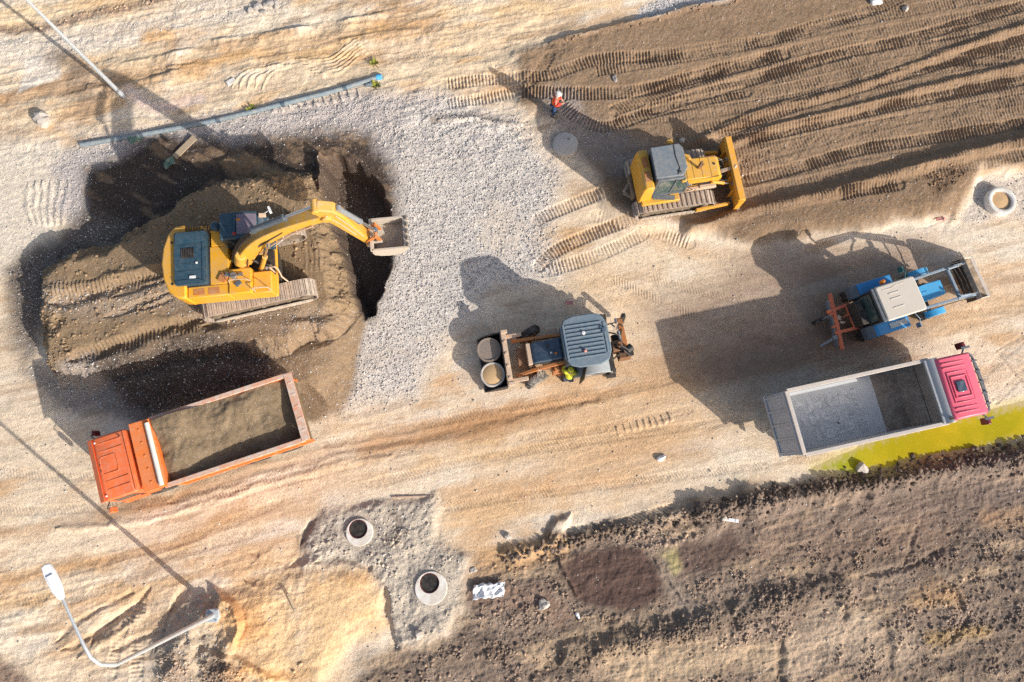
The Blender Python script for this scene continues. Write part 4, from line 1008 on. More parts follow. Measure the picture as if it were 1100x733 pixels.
    vz = MB().prism([(c1-0.12, -1.2), (c1+0.02, -1.08), (c1+0.10, -0.5), (c1+0.12, 0), (c1+0.10, 0.5), (c1+0.02, 1.08), (c1-0.12, 1.2), (c1-0.12, 1.1), (c1-0.03, 1.0), (c1-0.01, 0), (c1-0.03, -1.0), (c1-0.12, -1.1)], 2.84, 2.89, 'xy')
    for k in range(5): vz.box((c1-0.0, -0.84+0.42*k, 2.91), (0.2, 0.07, 0.05))
    vz.build('sun_visor', 'cab_grey', cab)
    MB().span(c1-0.02, c1+0.16, -1.2, 1.2, 0.5, 0.95).build('bumper', 'cab_grey', o, 0.04)
    for y in (-0.92, 0.92): MB().span(c1+0.14, c1+0.18, y-0.2, y+0.2, 0.66, 0.86).build('headlight', 'lens_white', o, 0.01)
    for sg in (-1, 1):
        mr = MB().tube([(c1-0.25, sg*1.2, 2.75), (c1-0.1, sg*1.42, 2.78), (c1-0.05, sg*1.52, 2.6)], 0.03, 8).box((c1-0.06, sg*1.40, 2.76), (0.34, 0.09, 0.08))
        mr = mr.build('mirror_arm', 'cab_grey', o); MB().box((c1-0.10, sg*1.50, 2.58), (0.16, 0.26, 0.42), rz=sg*0.1).build('mirror_head', 'dark_red', mr, 0.04)
    MB().rod((c0-0.02, -0.92, 0.9), (c0-0.02, -0.92, 2.7), 0.07).build('exhaust_stack', 'worn_steel', o)
    return o
silver_truck = make_silver()

def soil_heap(x0, x1, y0, y1, zf):
    """surface of a load heaped in a truck body (closed at the sides)"""
    nx, ny = 90, 44; vs = []; fs = []
    gx, gy = np.meshgrid(np.linspace(x0, x1, nx), np.linspace(y0, y1, ny))
    z = zf(gx, gy) + 0.10*fbm(gx/0.6, gy/0.6, 4, 801) + 0.045*fbm(gx/0.14, gy/0.14, 3, 811)
    for j in range(ny):
        for i in range(nx): vs.append((gx[j, i], gy[j, i], z[j, i]))
    for j in range(ny-1):
        for i in range(nx-1): a = j*nx+i; fs.append((a, a+1, a+nx+1, a+nx))
    k = len(vs); rim = [i for i in range(nx)]+[j*nx+nx-1 for j in range(1, ny)]+[(ny-1)*nx+i for i in range(nx-2, -1, -1)]+[j*nx for j in range(ny-2, 0, -1)]
    for r_ in rim: vs.append((vs[r_][0], vs[r_][1], 1.26))
    n = len(rim)
    for i in range(n): fs.append((rim[(i+1) % n], rim[i], k+i, k+(i+1) % n))
    fs.append(tuple(k+i for i in range(n)))
    m = MB(); m.add(vs, fs); return m

def soil_mat(name, col, stone):
    m, t, b = new_mat(name)
    tc = nd(t, 'ShaderNodeTexCoord').outputs['Object']
    def noise(s_, d_=4): n = nd(t, 'ShaderNodeTexNoise', Scale=s_, Detail=d_, Roughness=0.65); t.links.new(tc, n.inputs['Vector']); return n.outputs['Fac']
    n1, n2 = noise(2.0), noise(22.0)
    c = mixc(t, ramp(t, n1, 0.35, 0.68), tuple(v*0.72 for v in col), col); c = mixc(t, mathn(t, 'MULTIPLY', ramp(t, n2, 0.45, 0.7), 0.5), c, tuple(v*1.35 for v in col))
    v = nd(t, 'ShaderNodeTexVoronoi', Scale=17.0); t.links.new(tc, v.inputs['Vector'])
    sp = nd(t, 'ShaderNodeSeparateColor'); t.links.new(v.outputs['Color'], sp.inputs[0])
    k = mathn(t, 'MULTIPLY', mathn(t, 'LESS_THAN', sp.outputs[0], stone), mathn(t, 'LESS_THAN', v.outputs['Distance'], 0.32))
    c = mixc(t, mathn(t, 'MULTIPLY', k, 0.8), c, (0.45, 0.40, 0.34)); t.links.new(c, b.inputs['Base Color'])
    b.inputs['Roughness'].default_value = 0.95; b.inputs['Specular IOR Level'].default_value = 0.1
    bp = nd(t, 'ShaderNodeBump', Strength=0.8, Distance=0.03); t.links.new(mathn(t, 'ADD', n2, k), bp.inputs['Height']); t.links.new(bp.outputs[0], b.inputs['Normal'])
    return m
MT_['load_soil'] = soil_mat('load_soil', (0.255, 0.185, 0.115), 0.20)

def make_orange():
    hd = R(180+18.8); g = np.array([-7.66, 2.34]); u = np.array([math.cos(hd), math.sin(hd)]); p = g+u*3.70
    for d in (-3, -1.5, 0, 1.5, 3): pad(p[0]+u[0]*d, p[1]+u[1]*d, 1.0, 0.0, 0.5)
    o = thing('dump_truck', 'bright orange dump truck loaded with brown soil below the excavator bench', 'dump truck', p[0], p[1], hd, 0.0)
    truck_frame(o, -3.6, 3.9, True)
    b = MB(); x0, x1, hw, zt = -3.70, 1.50, 1.26, 2.58
    b.span(x0+0.05, x1, -hw+0.03, hw-0.03, 1.16, 1.24)
    for sg in (-1, 1):
        y = sg*hw
        b.span(x0, x1, min(y, y-sg*0.06), max(y, y-sg*0.06), 1.1, zt-0.08)
        for k in range(6): b.span(x0+0.4+0.92*k, x0+0.52+0.92*k, min(y, y+sg*0.06), max(y, y+sg*0.06), 1.1, zt-0.09)
        b.span(x0, x1, min(y, y+sg*0.05), max(y, y+sg*0.05), 1.12, 1.26)
    bed = b.build('dump_body', 'bed_orange', o, 0.012)
    r = MB()
    for sg in (-1, 1): r.span(x0-0.02, x1+0.1, sg*hw-0.09+sg*0.02, sg*hw+0.09+sg*0.02, zt-0.08, zt)
    r.build('top_rail', 'rail_dusty', bed, 0.02)
    MB().span(x1-0.03, x1+0.05, -hw, hw, 1.1, zt+0.02).build('front_wall', 'bed_orange', bed)
    hb = MB().prism([(x1-0.02, zt-0.02), (x1+0.08, zt+0.12), (x1+0.76, zt+0.20), (x1+0.80, zt+0.10), (x1+0.05, zt-0.06)], -hw-0.05, hw+0.05)
    for k in range(5): y = -1.0+0.5*k; hb.rod((x1+0.45, y, zt+0.1), (x1+0.45, y, zt+0.185), 0.05, n=10)
    head = hb.build('headboard', 'bed_orange', bed, 0.02)
    MB().rod((x1+0.10, -hw+0.12, zt+0.20), (x1+0.10, hw-0.02, zt+0.20), 0.085, n=14).build('tarpaulin_roll', 'roller_white', head)
    t = MB().prism([(x0-0.02, zt-0.06), (x0-0.12, zt-0.06), (x0+0.16, 1.1), (x0+0.26, 1.1)], -hw+0.08, hw-0.08)
    for k in range(4): t.prism([(x0-0.11, zt-0.08), (x0-0.16, zt-0.1), (x0+0.12, 1.14), (x0+0.17, 1.12)], -hw+0.1+0.75*k, -hw+0.2+0.75*k)
    tg = t.build('tailgate', 'rail_dusty', o, 0.01)
    tr = MB().span(x0-0.20, x0+0.10, -hw-0.07, hw+0.07, zt-0.07, zt+0.02)
    for k in range(5): tr.box((x0-0.06, -0.95+0.47*k, zt+0.025), (0.16, 0.07, 0.012))
    tr.build('gate_rail', 'rail_dusty', tg, 0.02)
    MB().prism([(x1-0.6, 1.25), (x1-0.05, 2.42), (x1-0.035, 1.25)], -hw+0.07, -hw+0.6).build('corner_gusset', 'bed_orange', bed)
    c0, c1 = 2.42, 3.74
    cb = MB().prism([(c0, 0.95), (c0, 2.72), (c0+0.1, 2.84), (c1-0.2, 2.86), (c1-0.06, 2.76), (c1+0.06, 1.9), (c1+0.10, 0.55), (c0+0.6, 0.55), (c0+0.5, 0.95)], -1.18, 1.18)
    cab = cb.build('cab', 'truck_orange', o, 0.06)
    q = MB(); pr = rrect(c0+0.46, c0+1.06, -0.42, 0.22, 0.1)
    q.tube([(a, b_, 2.862) for a, b_ in pr]+[(pr[0][0], pr[0][1], 2.862)], 0.016, 6); q.build('roof_hatch', 'truck_orange', cab)
    for yh in (0.12, -0.1): MB().box((c0+1.06, yh, 2.88), (0.05, 0.1, 0.03)).build('hatch_hinge', 'truck_orange', cab, 0.01)
    for x, y in ((c1-0.22, 1.0), (c1-0.22, -1.0)): MB().box((x, y, 2.875), (0.06, 0.06, 0.03)).build('marker_lamp', 'lens_white', cab, 0.01)
    rs = MB()
    for y in (-0.92, -0.62, 0.5, 0.8): rs.span(c0+0.18, c1-0.3, y-0.025, y+0.025, 2.855, 2.868)
    rs.build('roof_pressing', 'truck_orange', cab, 0.006)
    MB().tube([(c0+0.2, -1.0, 2.86), (c0+0.1, -1.02, 3.3)], 0.008, 5).rod((c0+0.2, -1.0, 2.85), (c0+0.2, -1.0, 2.9), 0.025, n=8).build('aerial', 'black_steel', cab)
    wp = MB()
    for y in (-0.5, 0.4): wp.bar((c1+0.075, y, 1.98), (c1+0.03, y+0.42, 2.4), 0.02, 0.02)
    wp.build('wiper', 'black_steel', cab)
    MB().span(c0+0.02, c0+0.06, -1.14, 1.14, 2.80, 2.88).span(c0+0.1, c1-0.3, -1.2, -1.14, 2.74, 2.80).build('roof_gutter', 'truck_orange', cab, 0.01)
    MB().prism([(c1-0.045, 2.72), (c1+0.062, 1.92), (c1+0.08, 1.92), (c1-0.025, 2.73)], -1.05, 1.05).build('windscreen', 'glass_dark', cab)
    for y in (-1.185, 1.185):
        MB().prism([(c0+0.3, 1.85), (c0+0.3, 2.6), (c1-0.28, 2.62), (c1-0.1, 1.85)], y-0.006, y+0.006).build('window', 'glass_dark', cab)
        MB().box((c0+0.38, y*1.01, 1.7), (0.2, 0.03, 0.04)).build('door_handle', 'black_steel', cab)
    MB().prism([(c1-0.12, 2.87), (c1+0.10, 2.75), (c1+0.10, 2.71), (c1-0.09, 2.72)], -1.17, 1.17).build('sun_visor', 'truck_orange', cab, 0.01)
    MB().span(c1+0.05, c1+0.24, -1.2, 1.2, 0.5, 0.98).build('bumper', 'truck_orange', o, 0.04)
    for y in (-0.9, 0.9): MB().span(c1+0.22, c1+0.26, y-0.18, y+0.18, 0.66, 0.86).build('headlight', 'lens_white', o, 0.01)
    for sg in (-1, 1):
        mr = MB().tube([(c1-0.1, sg*1.15, 2.5), (c1+0.02, sg*1.4, 2.55), (c1+0.0, sg*1.48, 2.3)], 0.022, 7).build('mirror_arm', 'black_steel', o)
        MB().box((c1-0.02, sg*1.48, 2.25), (0.12, 0.2, 0.4)).build('mirror_head', 'truck_orange' if sg > 0 else 'dark_red', mr, 0.03)
    g2 = MB().box((2.15, -0.75, 1.35), (0.22, 0.5, 0.5)).box((2.1, 0.7, 1.3), (0.2, 0.4, 0.6)).rod((2.2, -0.3, 1.0), (2.2, -0.3, 2.4), 0.08).tube([(2.05, -0.9, 1.2), (2.25, -0.7, 1.7), (2.1, -0.4, 1.2), (2.2, 0.2, 1.6), (2.1, 0.7, 1.3)], 0.03, 7).span(1.75, 2.38, -0.5, 0.5, 1.0, 1.08)
    g2.build('air_tanks', 'black_steel', o, 0.01)
    MB().rod((1.9, -1.05, 0.9), (2.3, -1.05, 0.9), 0.26, n=16).span(1.85, 2.4, -1.18, -0.85, 1.15, 1.22).build('fender_step', 'truck_orange', o, 0.01)
    MB().rod((0.4, 0, 1.15), (0.4, 0, 1.3), 0.1).build('tipping_ram', 'chrome', o)
    def zf(gx, gy):
        return 2.14 + 0.34*np.exp(-((gx-0.9)/1.1)**2)*(0.7+0.3*(gy < 9)) + 0.26*np.exp(-((gx+1.0)/1.6)**2-((gy+0.25)/0.7)**2) + 0.30*sstep(0.1, -1.1, gy) - 0.12*sstep(0.35, 1.15, gy) - 0.15*sstep(-2.6, -3.5, gx)
    ld = soil_heap(x0+0.02, x1-0.04, -hw+0.07, hw-0.07, zf).build('soil_load', 'load_soil')
    ld.location = o.location; ld.rotation_euler = o.rotation_euler
    tag(ld, 'heap of brown stony soil filling the body of the orange truck', 'soil load')
    return o
orange_truck = make_orange()

# ================================================================== BULLDOZER
def make_dozer():
    x, y, hd = 7.45, 12.25, R(9)
    z = 0.14
    for d in (-1.2, 0, 1.2): pad(x+math.cos(hd)*d, y+math.sin(hd)*d, 1.5, z, 0.5)
    o = thing('bulldozer', 'yellow crawler bulldozer with grey cab roof at the end of its track lanes', 'bulldozer', x, y, hd, z)
    for yy in (0.95, -0.95): track(o, yy, -1.75, 1.72, 0.92, 0.62, 0.21, grouser=0.07)
    MB().span(-1.5, 1.5, -0.6, 0.6, 0.4, 0.95).span(-1.3, -0.2, -0.95, 0.95, 0.95, 1.12).build('main_frame', 'chassis', o)
    # hood, grille
    hd_ = MB().prism([(0.30, 0.95), (0.30, 1.92), (1.72, 1.80), (1.86, 1.66), (1.86, 0.8), (0.30, 0.8)], -0.47, 0.47)
    hood = hd_.build('hood', 'dozer_yellow', o, 0.05)
    MB().span(1.868, 1.90, -0.4, 0.4, 0.85, 1.6).span(0.4, 1.6, -0.474, -0.470, 1.2, 1.4).build('grille', 'black_steel', hood, 0.01)
    MB().prism([(0.9, -0.02), (1.12, 0.16), (1.16, 0.12), (0.94, -0.06)], 1.86, 1.90, 'xy').rod((0.86, 0.0, 1.8), (0.86, 0.0, 2.45), 0.055, n=12).build('exhaust_pipe', 'rust_brown', hood)
    MB().span(1.55, 1.62, 0.06, 0.14, 1.82, 1.86).build('filler_cap', 'black_steel', hood, 0.01)
    # fenders and side consoles
    f = MB().span(-1.58, 0.05, -1.02, -0.60, 1.0, 1.22).span(-1.58, 0.30, 0.60, 1.02, 1.0, 1.22).span(0.05, 0.36, 0.42, 0.76, 1.0, 1.86)
    f.build('fender', 'dozer_yellow', o, 0.03)
    MB().prism([(0.3, 0.40), (0.66, 0.40), (0.6, 0.62), (0.34, 0.72)], 1.1, 1.95, 'xy').build('air_box', 'dozer_yellow', o, 0.04)
    tk = MB().prism([(-1.72, 1.0), (-1.72, 2.34), (-1.62, 2.48), (-1.28, 2.48), (-1.18, 1.0)], -0.86, 0.86).build('rear_tank', 'dozer_yellow', o, 0.05)
    for y0 in (-0.55, 0.08): MB().span(-1.6, -1.36, y0, y0+0.46, 2.475, 2.49).build('tank_grating', 'old_orange', tk, 0.006)
    # cab
    c = MB().prism([(-1.20, 1.05), (-1.20, 2.76), (-0.10, 2.76), (0.30, 1.9), (0.28, 1.05)], -0.72, 0.74)
    cab = c.build('cab', 'cab_grey', o, 0.04)
    roof = MB().prism([(-1.26, -0.60), (-1.26, 0.74), (-0.08, 0.76), (0.06, 0.56), (0.08, -0.32), (-0.16, -0.62)], 2.76, 2.86, 'xy').build('cab_roof', 'roof_grey', cab, 0.03)
    MB().tube([(-0.3, 0.72, 2.87), (-0.32, 0.2, 2.875), (-0.25, -0.3, 2.87), (-0.36, -0.56, 2.87)], 0.015, 6).box((-0.28, -0.46, 2.885), (0.1, 0.07, 0.05)).build('roof_cable', 'black_steel', roof)
    gl = MB().prism([(-1.08, 1.5), (-1.08, 2.66), (-0.12, 2.66), (0.21, 1.92), (0.24, 1.5)], -0.735, -0.728)
    gl.build('side_window', 'glass_green', cab); MB().prism([(-1.08, 1.5), (-1.08, 2.66), (-0.12, 2.66), (0.21, 1.92), (0.24, 1.5)], 0.748, 0.755).build('side_window', 'glass_green', cab)
    MB().prism([(-0.075, 2.70), (0.302, 1.93), (0.314, 1.935), (-0.063, 2.71)], -0.6, 0.6).build('windscreen', 'glass_green', cab)
    dr = MB().bar((-0.12, -0.74, 2.74), (0.28, -0.74, 1.95), 0.05, 0.08).bar((-1.15, -0.76, 1.45), (0.2, -0.76, 1.45), 0.05, 0.09).bar((-0.42, -0.745, 2.74), (-0.42, -0.745, 1.5), 0.04, 0.06).bar((-1.12, -0.78, 1.35), (-0.2, -0.95, 1.35), 0.2, 0.05)
    dr.build('door_frame', 'cab_grey', cab)
    MB().box((-0.34, 0.98, 2.62), (0.22, 0.18, 0.10)).bar((-0.34, 0.72, 2.66), (-0.34, 0.98, 2.62), 0.04, 0.04).build('work_light', 'dozer_yellow', o, 0.02)
    MB().box((-0.10, -0.76, 2.62), (0.22, 0.12, 0.10), rz=0.3).build('work_light', 'dozer_yellow', o, 0.02)
    MB().tube([(0.1, -0.78, 1.4), (0.45, -0.86, 1.7), (0.7, -0.8, 1.75), (0.75, -0.72, 1.2)], 0.025, 7).tube([(0.2, -0.62, 1.9), (0.42, -0.7, 1.95), (0.48, -0.66, 1.2)], 0.025, 7).build('grab_rail', 'arm_cream', o)
    MB().bar((0.35, -0.60, 1.12), (1.75, -0.56, 1.05), 0.16, 0.16).span(1.0, 1.7, -0.64, -0.49, 1.15, 1.22).build('side_beam', 'arm_cream', o, 0.02)
    # blade, push frame, rams
    for sg in (-1, 1):
        MB().bar((0.9, sg*1.32, 0.42), (2.45, sg*1.2, 0.36), 0.12, 0.2).build('push_arm', 'blade_yellow', o, 0.02)
        cyl(o, 'lift_cylinder', (1.5, sg*0.52, 1.42), (2.52, sg*0.56, 0.98), 0.07, 0.5, 'blade_yellow')
    MB().bar((1.84, 0.02, 1.0), (2.66, 0.06, 1.22), 0.14, 0.14).rod((2.60, 0.0, 1.25), (2.72, 0.12, 1.25), 0.1).build('tilt_link', 'arm_cream', o, 0.01)
    bl = [(2.62+0.16*((k-4)/4)**2, 1.30-0.145*k) for k in range(9)]
    m = MB().prism(bl+[(p_[0]-0.07, p_[1]) for p_ in bl[::-1]], -1.46, 1.46)
    m.prism([(2.47, 1.22), (2.52, 1.34), (2.80, 1.31), (2.74, 1.12), (2.5, 1.10)], -1.46, 1.46)
    for sg in (-1, 1): m.prism([(2.52, 1.2), (2.8, 1.3), (2.82, 0.2), (2.58, 0.2)], sg*1.46-0.03, sg*1.46+0.03)
    for yy in (-0.9, -0.3, 0.3, 0.9): m.prism([(2.40, 1.05), (2.6, 1.2), (2.58, 0.3), (2.4, 0.4)], yy-0.03, yy+0.03)
    b = m.build('blade', 'blade_yellow', o, 0.02)
    MB().span(2.74, 2.80, -1.5, 1.5, 0.02, 0.2).prism([(2.72, -1.62), (2.9, -1.66), (2.86, -1.42), (2.72, -1.42)], 0.02, 0.34, 'xy').prism([(2.72, 1.62), (2.9, 1.66), (2.86, 1.42), (2.72, 1.42)], 0.02, 0.34, 'xy').build('cutting_edge', 'worn_steel', b, 0.01)
    hn = MB()
    for y in (-0.46, 0.46): hn.span(0.4, 1.7, y-0.012, y+0.012, 1.80, 1.83)
    for x_ in (0.62, 1.0, 1.38): hn.span(x_-0.006, x_+0.006, -0.45, 0.45, 1.84, 1.90) if False else hn.box((x_, 0, 1.922-0.085*(x_-0.3)), (0.012, 0.86, 0.012))
    hn.build('hood_seam', 'rust_brown', hood)
    for sg in (-1, 1): MB().tube([(1.2, sg*0.4, 1.0), (1.6, sg*0.42, 1.5), (2.0, sg*0.5, 1.35), (2.3, sg*0.4, 1.1)], 0.022, 7).tube([(1.2, sg*0.3, 1.0), (1.7, sg*0.3, 1.4), (2.1, sg*0.2, 1.2)], 0.022, 7).build('hydraulic_hoses', 'black_steel', o)
    MB().bar((-1.72, 0.32, 0.75), (-2.1, -0.1, 0.55), 0.14, 0.12).bar((-2.1, -0.1, 0.55), (-1.72, -0.42, 0.62), 0.14, 0.12).span(-1.84, -1.72, -0.5, 0.5, 0.5, 0.95).build('drawbar', 'track_frame', o, 0.02)
    return o
dozer = make_dozer()
# ================================================================== BACKHOE LOADER
def make_backhoe():
    hd = R(189); cxy = (3.05, 4.88); z = 0.0
    for d in (-3, -1.5, 0, 1.5, 3): pad(cxy[0]+math.cos(hd)*d, cxy[1]+math.sin(hd)*d, 1.2, z, 0.6)
    o = thing('backhoe_loader', 'old backhoe loader with ribbed blue grey roof and rusty orange arms', 'backhoe loader', cxy[0], cxy[1], hd, z)
    # local +x = front loader side
    for sg in (-1, 1):
        wheel(o, -0.62, sg*0.92, 0.72, 0.72, 0.46, 0, 'rubber_dusty', 'arm_cream', 20, True)
        wheel(o, 1.66, sg*0.98, 0.50, 0.50, 0.34, R(24), 'rubber_dusty' if sg > 0 else 'rubber', 'arm_cream', 18, True)
    MB().span(-1.4, 2.3, -0.36, 0.36, 0.55, 0.95).rod((1.66, -0.9, 0.5), (1.66, 0.9, 0.5), 0.09).rod((-0.62, -0.8, 0.72), (-0.62, 0.8, 0.72), 0.12).build('chassis', 'rust_brown', o, 0.02)
    bn = MB().prism([(0.45, 0.95), (0.45, 1.62), (0.6, 1.72), (1.62, 1.50), (1.74, 1.38), (1.74, 0.95)], -0.42, 0.42).build('bonnet', 'bonnet_blue', o, 0.04)
    MB().span(1.75, 1.92, -0.44, 0.44, 0.7, 1.40).build('radiator_grille', 'arm_cream', bn, 0.02)
    MB().box((0.98, 0.12, 1.665), (0.07, 0.07, 0.06)).build('filler_cap', 'lens_white', bn, 0.01); MB().box((0.80, 0.18, 1.70), (0.1, 0.07, 0.03), rz=0.3).build('sticker', 'beacon_orange', bn)
    MB().rod((1.1, -0.15, 1.6), (1.1, -0.15, 1.95), 0.045).build('exhaust_pipe', 'black_steel', bn)
    # cab with rounded corner posts and rear mudguards
    cb = MB().prism([(-1.15, 0.9), (-1.12, 2.55), (0.42, 2.55), (0.52, 1.7), (0.46, 0.9)], -0.80, 0.80).build('cab', 'bonnet_blue', o, 0.05)
    for sg in (-1, 1): MB().prism([(-1.02, 1.35), (-1.0, 2.45), (0.32, 2.45), (0.38, 1.7), (0.3, 1.35)], sg*0.806-0.006, sg*0.806+0.006).build('side_window', 'glass_sky', cb)
    MB().prism([(0.425, 2.48), (0.512, 1.76), (0.525, 1.76), (0.44, 2.48)], -0.7, 0.7).build('windscreen', 'glass_green', cb)
    oc = [(x*1.0, y) for x, y in ((0.58, -0.62), (0.58, 0.62), (0.40, 0.90), (0.05, 1.02), (-0.75, 1.02), (-1.12, 0.86), (-1.26, 0.5), (-1.26, -0.5), (-1.12, -0.86), (-0.75, -1.02), (0.05, -1.02), (0.40, -0.90))]
    rf = MB().prism(oc, 2.55, 2.66, 'xy')
    roof = rf.build('cab_roof', 'backhoe_roof', cb, 0.035)
    rb = MB()
    for k in range(9): y = -0.64+0.16*k; rb.span(-1.02, 0.40, y-0.028, y+0.028, 2.655, 2.70)
    rb.span(0.42, 0.50, -0.72, 0.72, 2.655, 2.70).span(-1.14, -1.07, -0.6, 0.6, 2.655, 2.69)
    rb.build('roof_rib', 'backhoe_roof', roof, 0.012)
    MB().lathe([(0.075, 2.69), (0.07, 2.73), (0.0, 2.74)], (-0.28, -0.28, 0), n=14).build('roof_lamp', 'lens_white', roof)
    MB().lathe([(0.07, 2.69), (0.06, 2.78), (0.0, 2.81)], (-0.22, 0.42, 0), n=14).build('beacon', 'red_plastic', roof)
    MB().box((-1.08, -0.3, 2.70), (0.16, 0.2, 0.06)).box((-0.98, -0.42, 2.7), (0.1, 0.1, 0.05)).build('roof_bracket', 'bonnet_blue', roof, 0.01)
    for sg in (-1, 1):                     # bulging mudguards over the rear wheels
        a = []; 
        for k in range(11): t = R(-10+200*k/10); a.append((-0.62+0.86*math.cos(t), 0.82+0.86*math.sin(t)))
        bq = [(-0.62+0.80*math.cos(R(190-200*k/10)), 0.82+0.80*math.sin(R(190-200*k/10))) for k in range(11)]
        y0, y1 = (0.64, 1.22) if sg > 0 else (-1.22, -0.64)
        MB().prism(a+bq, y0, y1).build('mudguard', 'backhoe_pale' if sg > 0 else 'backhoe_roof', o, 0.03)
    # open door on the driver's left
    MB().box((-0.16, 1.12, 1.72), (0.05, 0.78, 1.5), rz=R(-22)).build('door', 'black_steel', cb, 0.015)
    MB().span(0.3, 0.72, 0.5, 0.95, 0.45, 0.52).span(0.3, 0.72, 0.55, 0.9, 0.9, 0.96).build('step', 'old_orange', o, 0.01)
    MB().span(0.5, 0.95, -0.98, -0.5, 0.6, 1.02).build('side_tank', 'arm_cream', o, 0.03)
    MB().span(0.5, 0.98, 0.48, 0.92, 0.6, 0.95).box((0.8, 0.7, 1.02), (0.2, 0.25, 0.15)).build('battery_box', 'old_orange', o, 0.02)
    # front loader
    for sg in (-1, 1):
        y = sg*0.62
        m = MB().bar((0.35, sg*0.55, 1.52), (1.5, y, 1.24), 0.13, 0.2).bar((1.5, y, 1.24), (2.42, sg*0.72, 0.78), 0.13, 0.22)
        m.build('loader_arm', 'old_orange', o, 0.015)
        MB().bar((2.0, sg*0.92, 1.02), (2.72, sg*0.92, 0.92), 0.16, 0.14).build('bucket_link', 'arm_cream', o, 0.015)
        cyl(o, 'lift_cylinder', (0.75, y, 0.9), (1.9, sg*0.68, 1.0), 0.06, 0.5, 'rust_brown')
    MB().bar((1.95, -0.72, 0.92), (1.95, 0.72, 0.92), 0.12, 0.12).build('arm_cross_tube', 'rust_brown', o)
    cb2 = MB().bar((2.74, -1.14, 1.08), (2.74, 1.14, 1.08), 0.20, 0.22).box((2.70, -1.1, 1.15), (0.26, 0.14, 0.2)).box((2.70, 1.05, 1.12), (0.26, 0.14, 0.2))
    for yy in (-0.7, -0.2, 0.3, 0.8): cb2.box((2.74, yy, 1.20), (0.1, 0.1, 0.05))
    cb2.build('bucket_bar', 'arm_cream', o, 0.015)
    pr = [(2.86, 1.06), (2.84, 0.5), (2.94, 0.26), (3.2, 0.16), (3.78, 0.14)]
    pi_ = [(p[0]+0.035, p[1]+0.03) for p in pr]; pi_[0] = (2.90, 1.06)
    bk = MB().prism(pr+pi_[::-1], -1.12, 1.12)
    for sg in (-1, 1): bk.prism([(2.86, 1.06), (2.84, 0.5), (2.94, 0.26), (3.2, 0.16), (3.78, 0.14), (3.70, 0.42), (3.3, 0.9)], sg*1.12-0.025, sg*1.12+0.025)
    bu = bk.build('loader_bucket', 'black_steel', o, 0.01)
    MB().span(3.70, 3.86, -1.14, 1.14, 0.12, 0.16).build('cutting_edge', 'worn_steel', bu, 0.005)
    # rear frame, boom folded across, stabilisers
    MB().bar((-1.5, -1.22, 0.85), (-1.5, 1.22, 0.85), 0.12, 0.5).bar((-1.36, -1.2, 1.3), (-1.36, 1.2, 1.3), 0.06, 0.06).build('rear_frame', 'black_steel', o, 0.015)
    for sg in (-1, 1): MB().span(-1.62, -1.40, sg*1.12-0.09, sg*1.12+0.09, 0.12, 0.92).box((-1.52, sg*1.16, 0.09), (0.42, 0.34, 0.06)).build('stabiliser', 'rust_brown' if sg < 0 else 'black_steel', o, 0.02)
    MB().span(-1.95, -1.56, -0.02, 0.42, 0.6, 1.35).rod((-1.8, 0.2, 0.5), (-1.8, 0.2, 1.7), 0.11).build('slew_post', 'rust_brown', o, 0.02)
    MB().prism([(0.42, 1.00), (0.40, 1.22), (-0.2, 1.20), (-0.95, 1.0), (-1.02, 0.84), (-0.3, 0.98), (0.2, 0.95)], -2.22, -2.0, 'yz').build('dig_boom', 'old_orange', o, 0.02)
    MB().prism([(-0.98, 1.06), (-1.16, 1.0), (-1.0, 0.3), (-0.84, 0.3)], -2.40, -2.24, 'yz').build('dig_stick', 'black_steel', o, 0.02)
    cyl(o, 'dig_cylinder', (-1.93, 0.35, 1.35), (-1.93, -0.9, 1.12), 0.06, 0.55, 'cylinder_grey')
    MB().prism([(0.30, 1.1), (0.72, 1.2), (0.78, 0.7), (0.48, 0.5), (0.16, 0.72)], -2.3, -1.8, 'yz').build('dig_bucket', 'rust_brown', o, 0.02)
    MB().rod((-2.05, 0.5, 1.55), (-2.28, 0.35, 1.55), 0.16, n=14).box((-2.2, 0.55, 1.4), (0.26, 0.3, 0.2)).tube([(-1.6, 0.1, 1.2), (-1.8, 0.3, 1.9), (-2.1, 0.5, 1.7)], 0.03, 7).tube([(-1.6, 0.2, 1.2), (-1.9, 0.5, 1.8), (-2.15, 0.7, 1.5)], 0.03, 7).build('hose_bundle', 'black_steel', o)
    MB().bar((-1.62, 0.2, 0.95), (-2.1, 0.4, 1.05), 0.3, 0.24).box((-1.95, -0.1, 0.7), (0.5, 0.5, 0.3)).tube([(-1.5, -0.5, 0.9), (-1.75, -0.3, 1.35), (-2.0, -0.2, 1.2), (-2.1, -0.5, 1.1)], 0.035, 7).tube([(-1.5, 0.7, 0.9), (-1.7, 0.6, 1.3), (-2.0, 0.45, 1.25)], 0.035, 7).tube([(-1.5, -0.8, 0.9), (-1.9, -0.8, 1.1), (-2.2, -0.6, 1.1)], 0.03, 7).build('slew_casting', 'black_steel', o, 0.02)
    MB().bar((-1.66, -0.35, 1.5), (-1.9, -0.7, 1.6), 0.06, 0.1).bar((-1.66, -0.7, 1.45), (-1.85, -0.4, 1.55), 0.05, 0.08).build('control_levers', 'arm_cream', o)
    return o
backhoe = make_backhoe()
def in_backhoe(x, y, z):
    return backhoe.matrix_basis @ Vector((x, y, z))
ring_names = [('concrete_lid', 'round brown concrete lid in the backhoe front bucket, the shaded one of two', -0.52),
              ('concrete_lid', 'round tan concrete lid in the backhoe front bucket, sunlit and covered with sand', 0.52)]
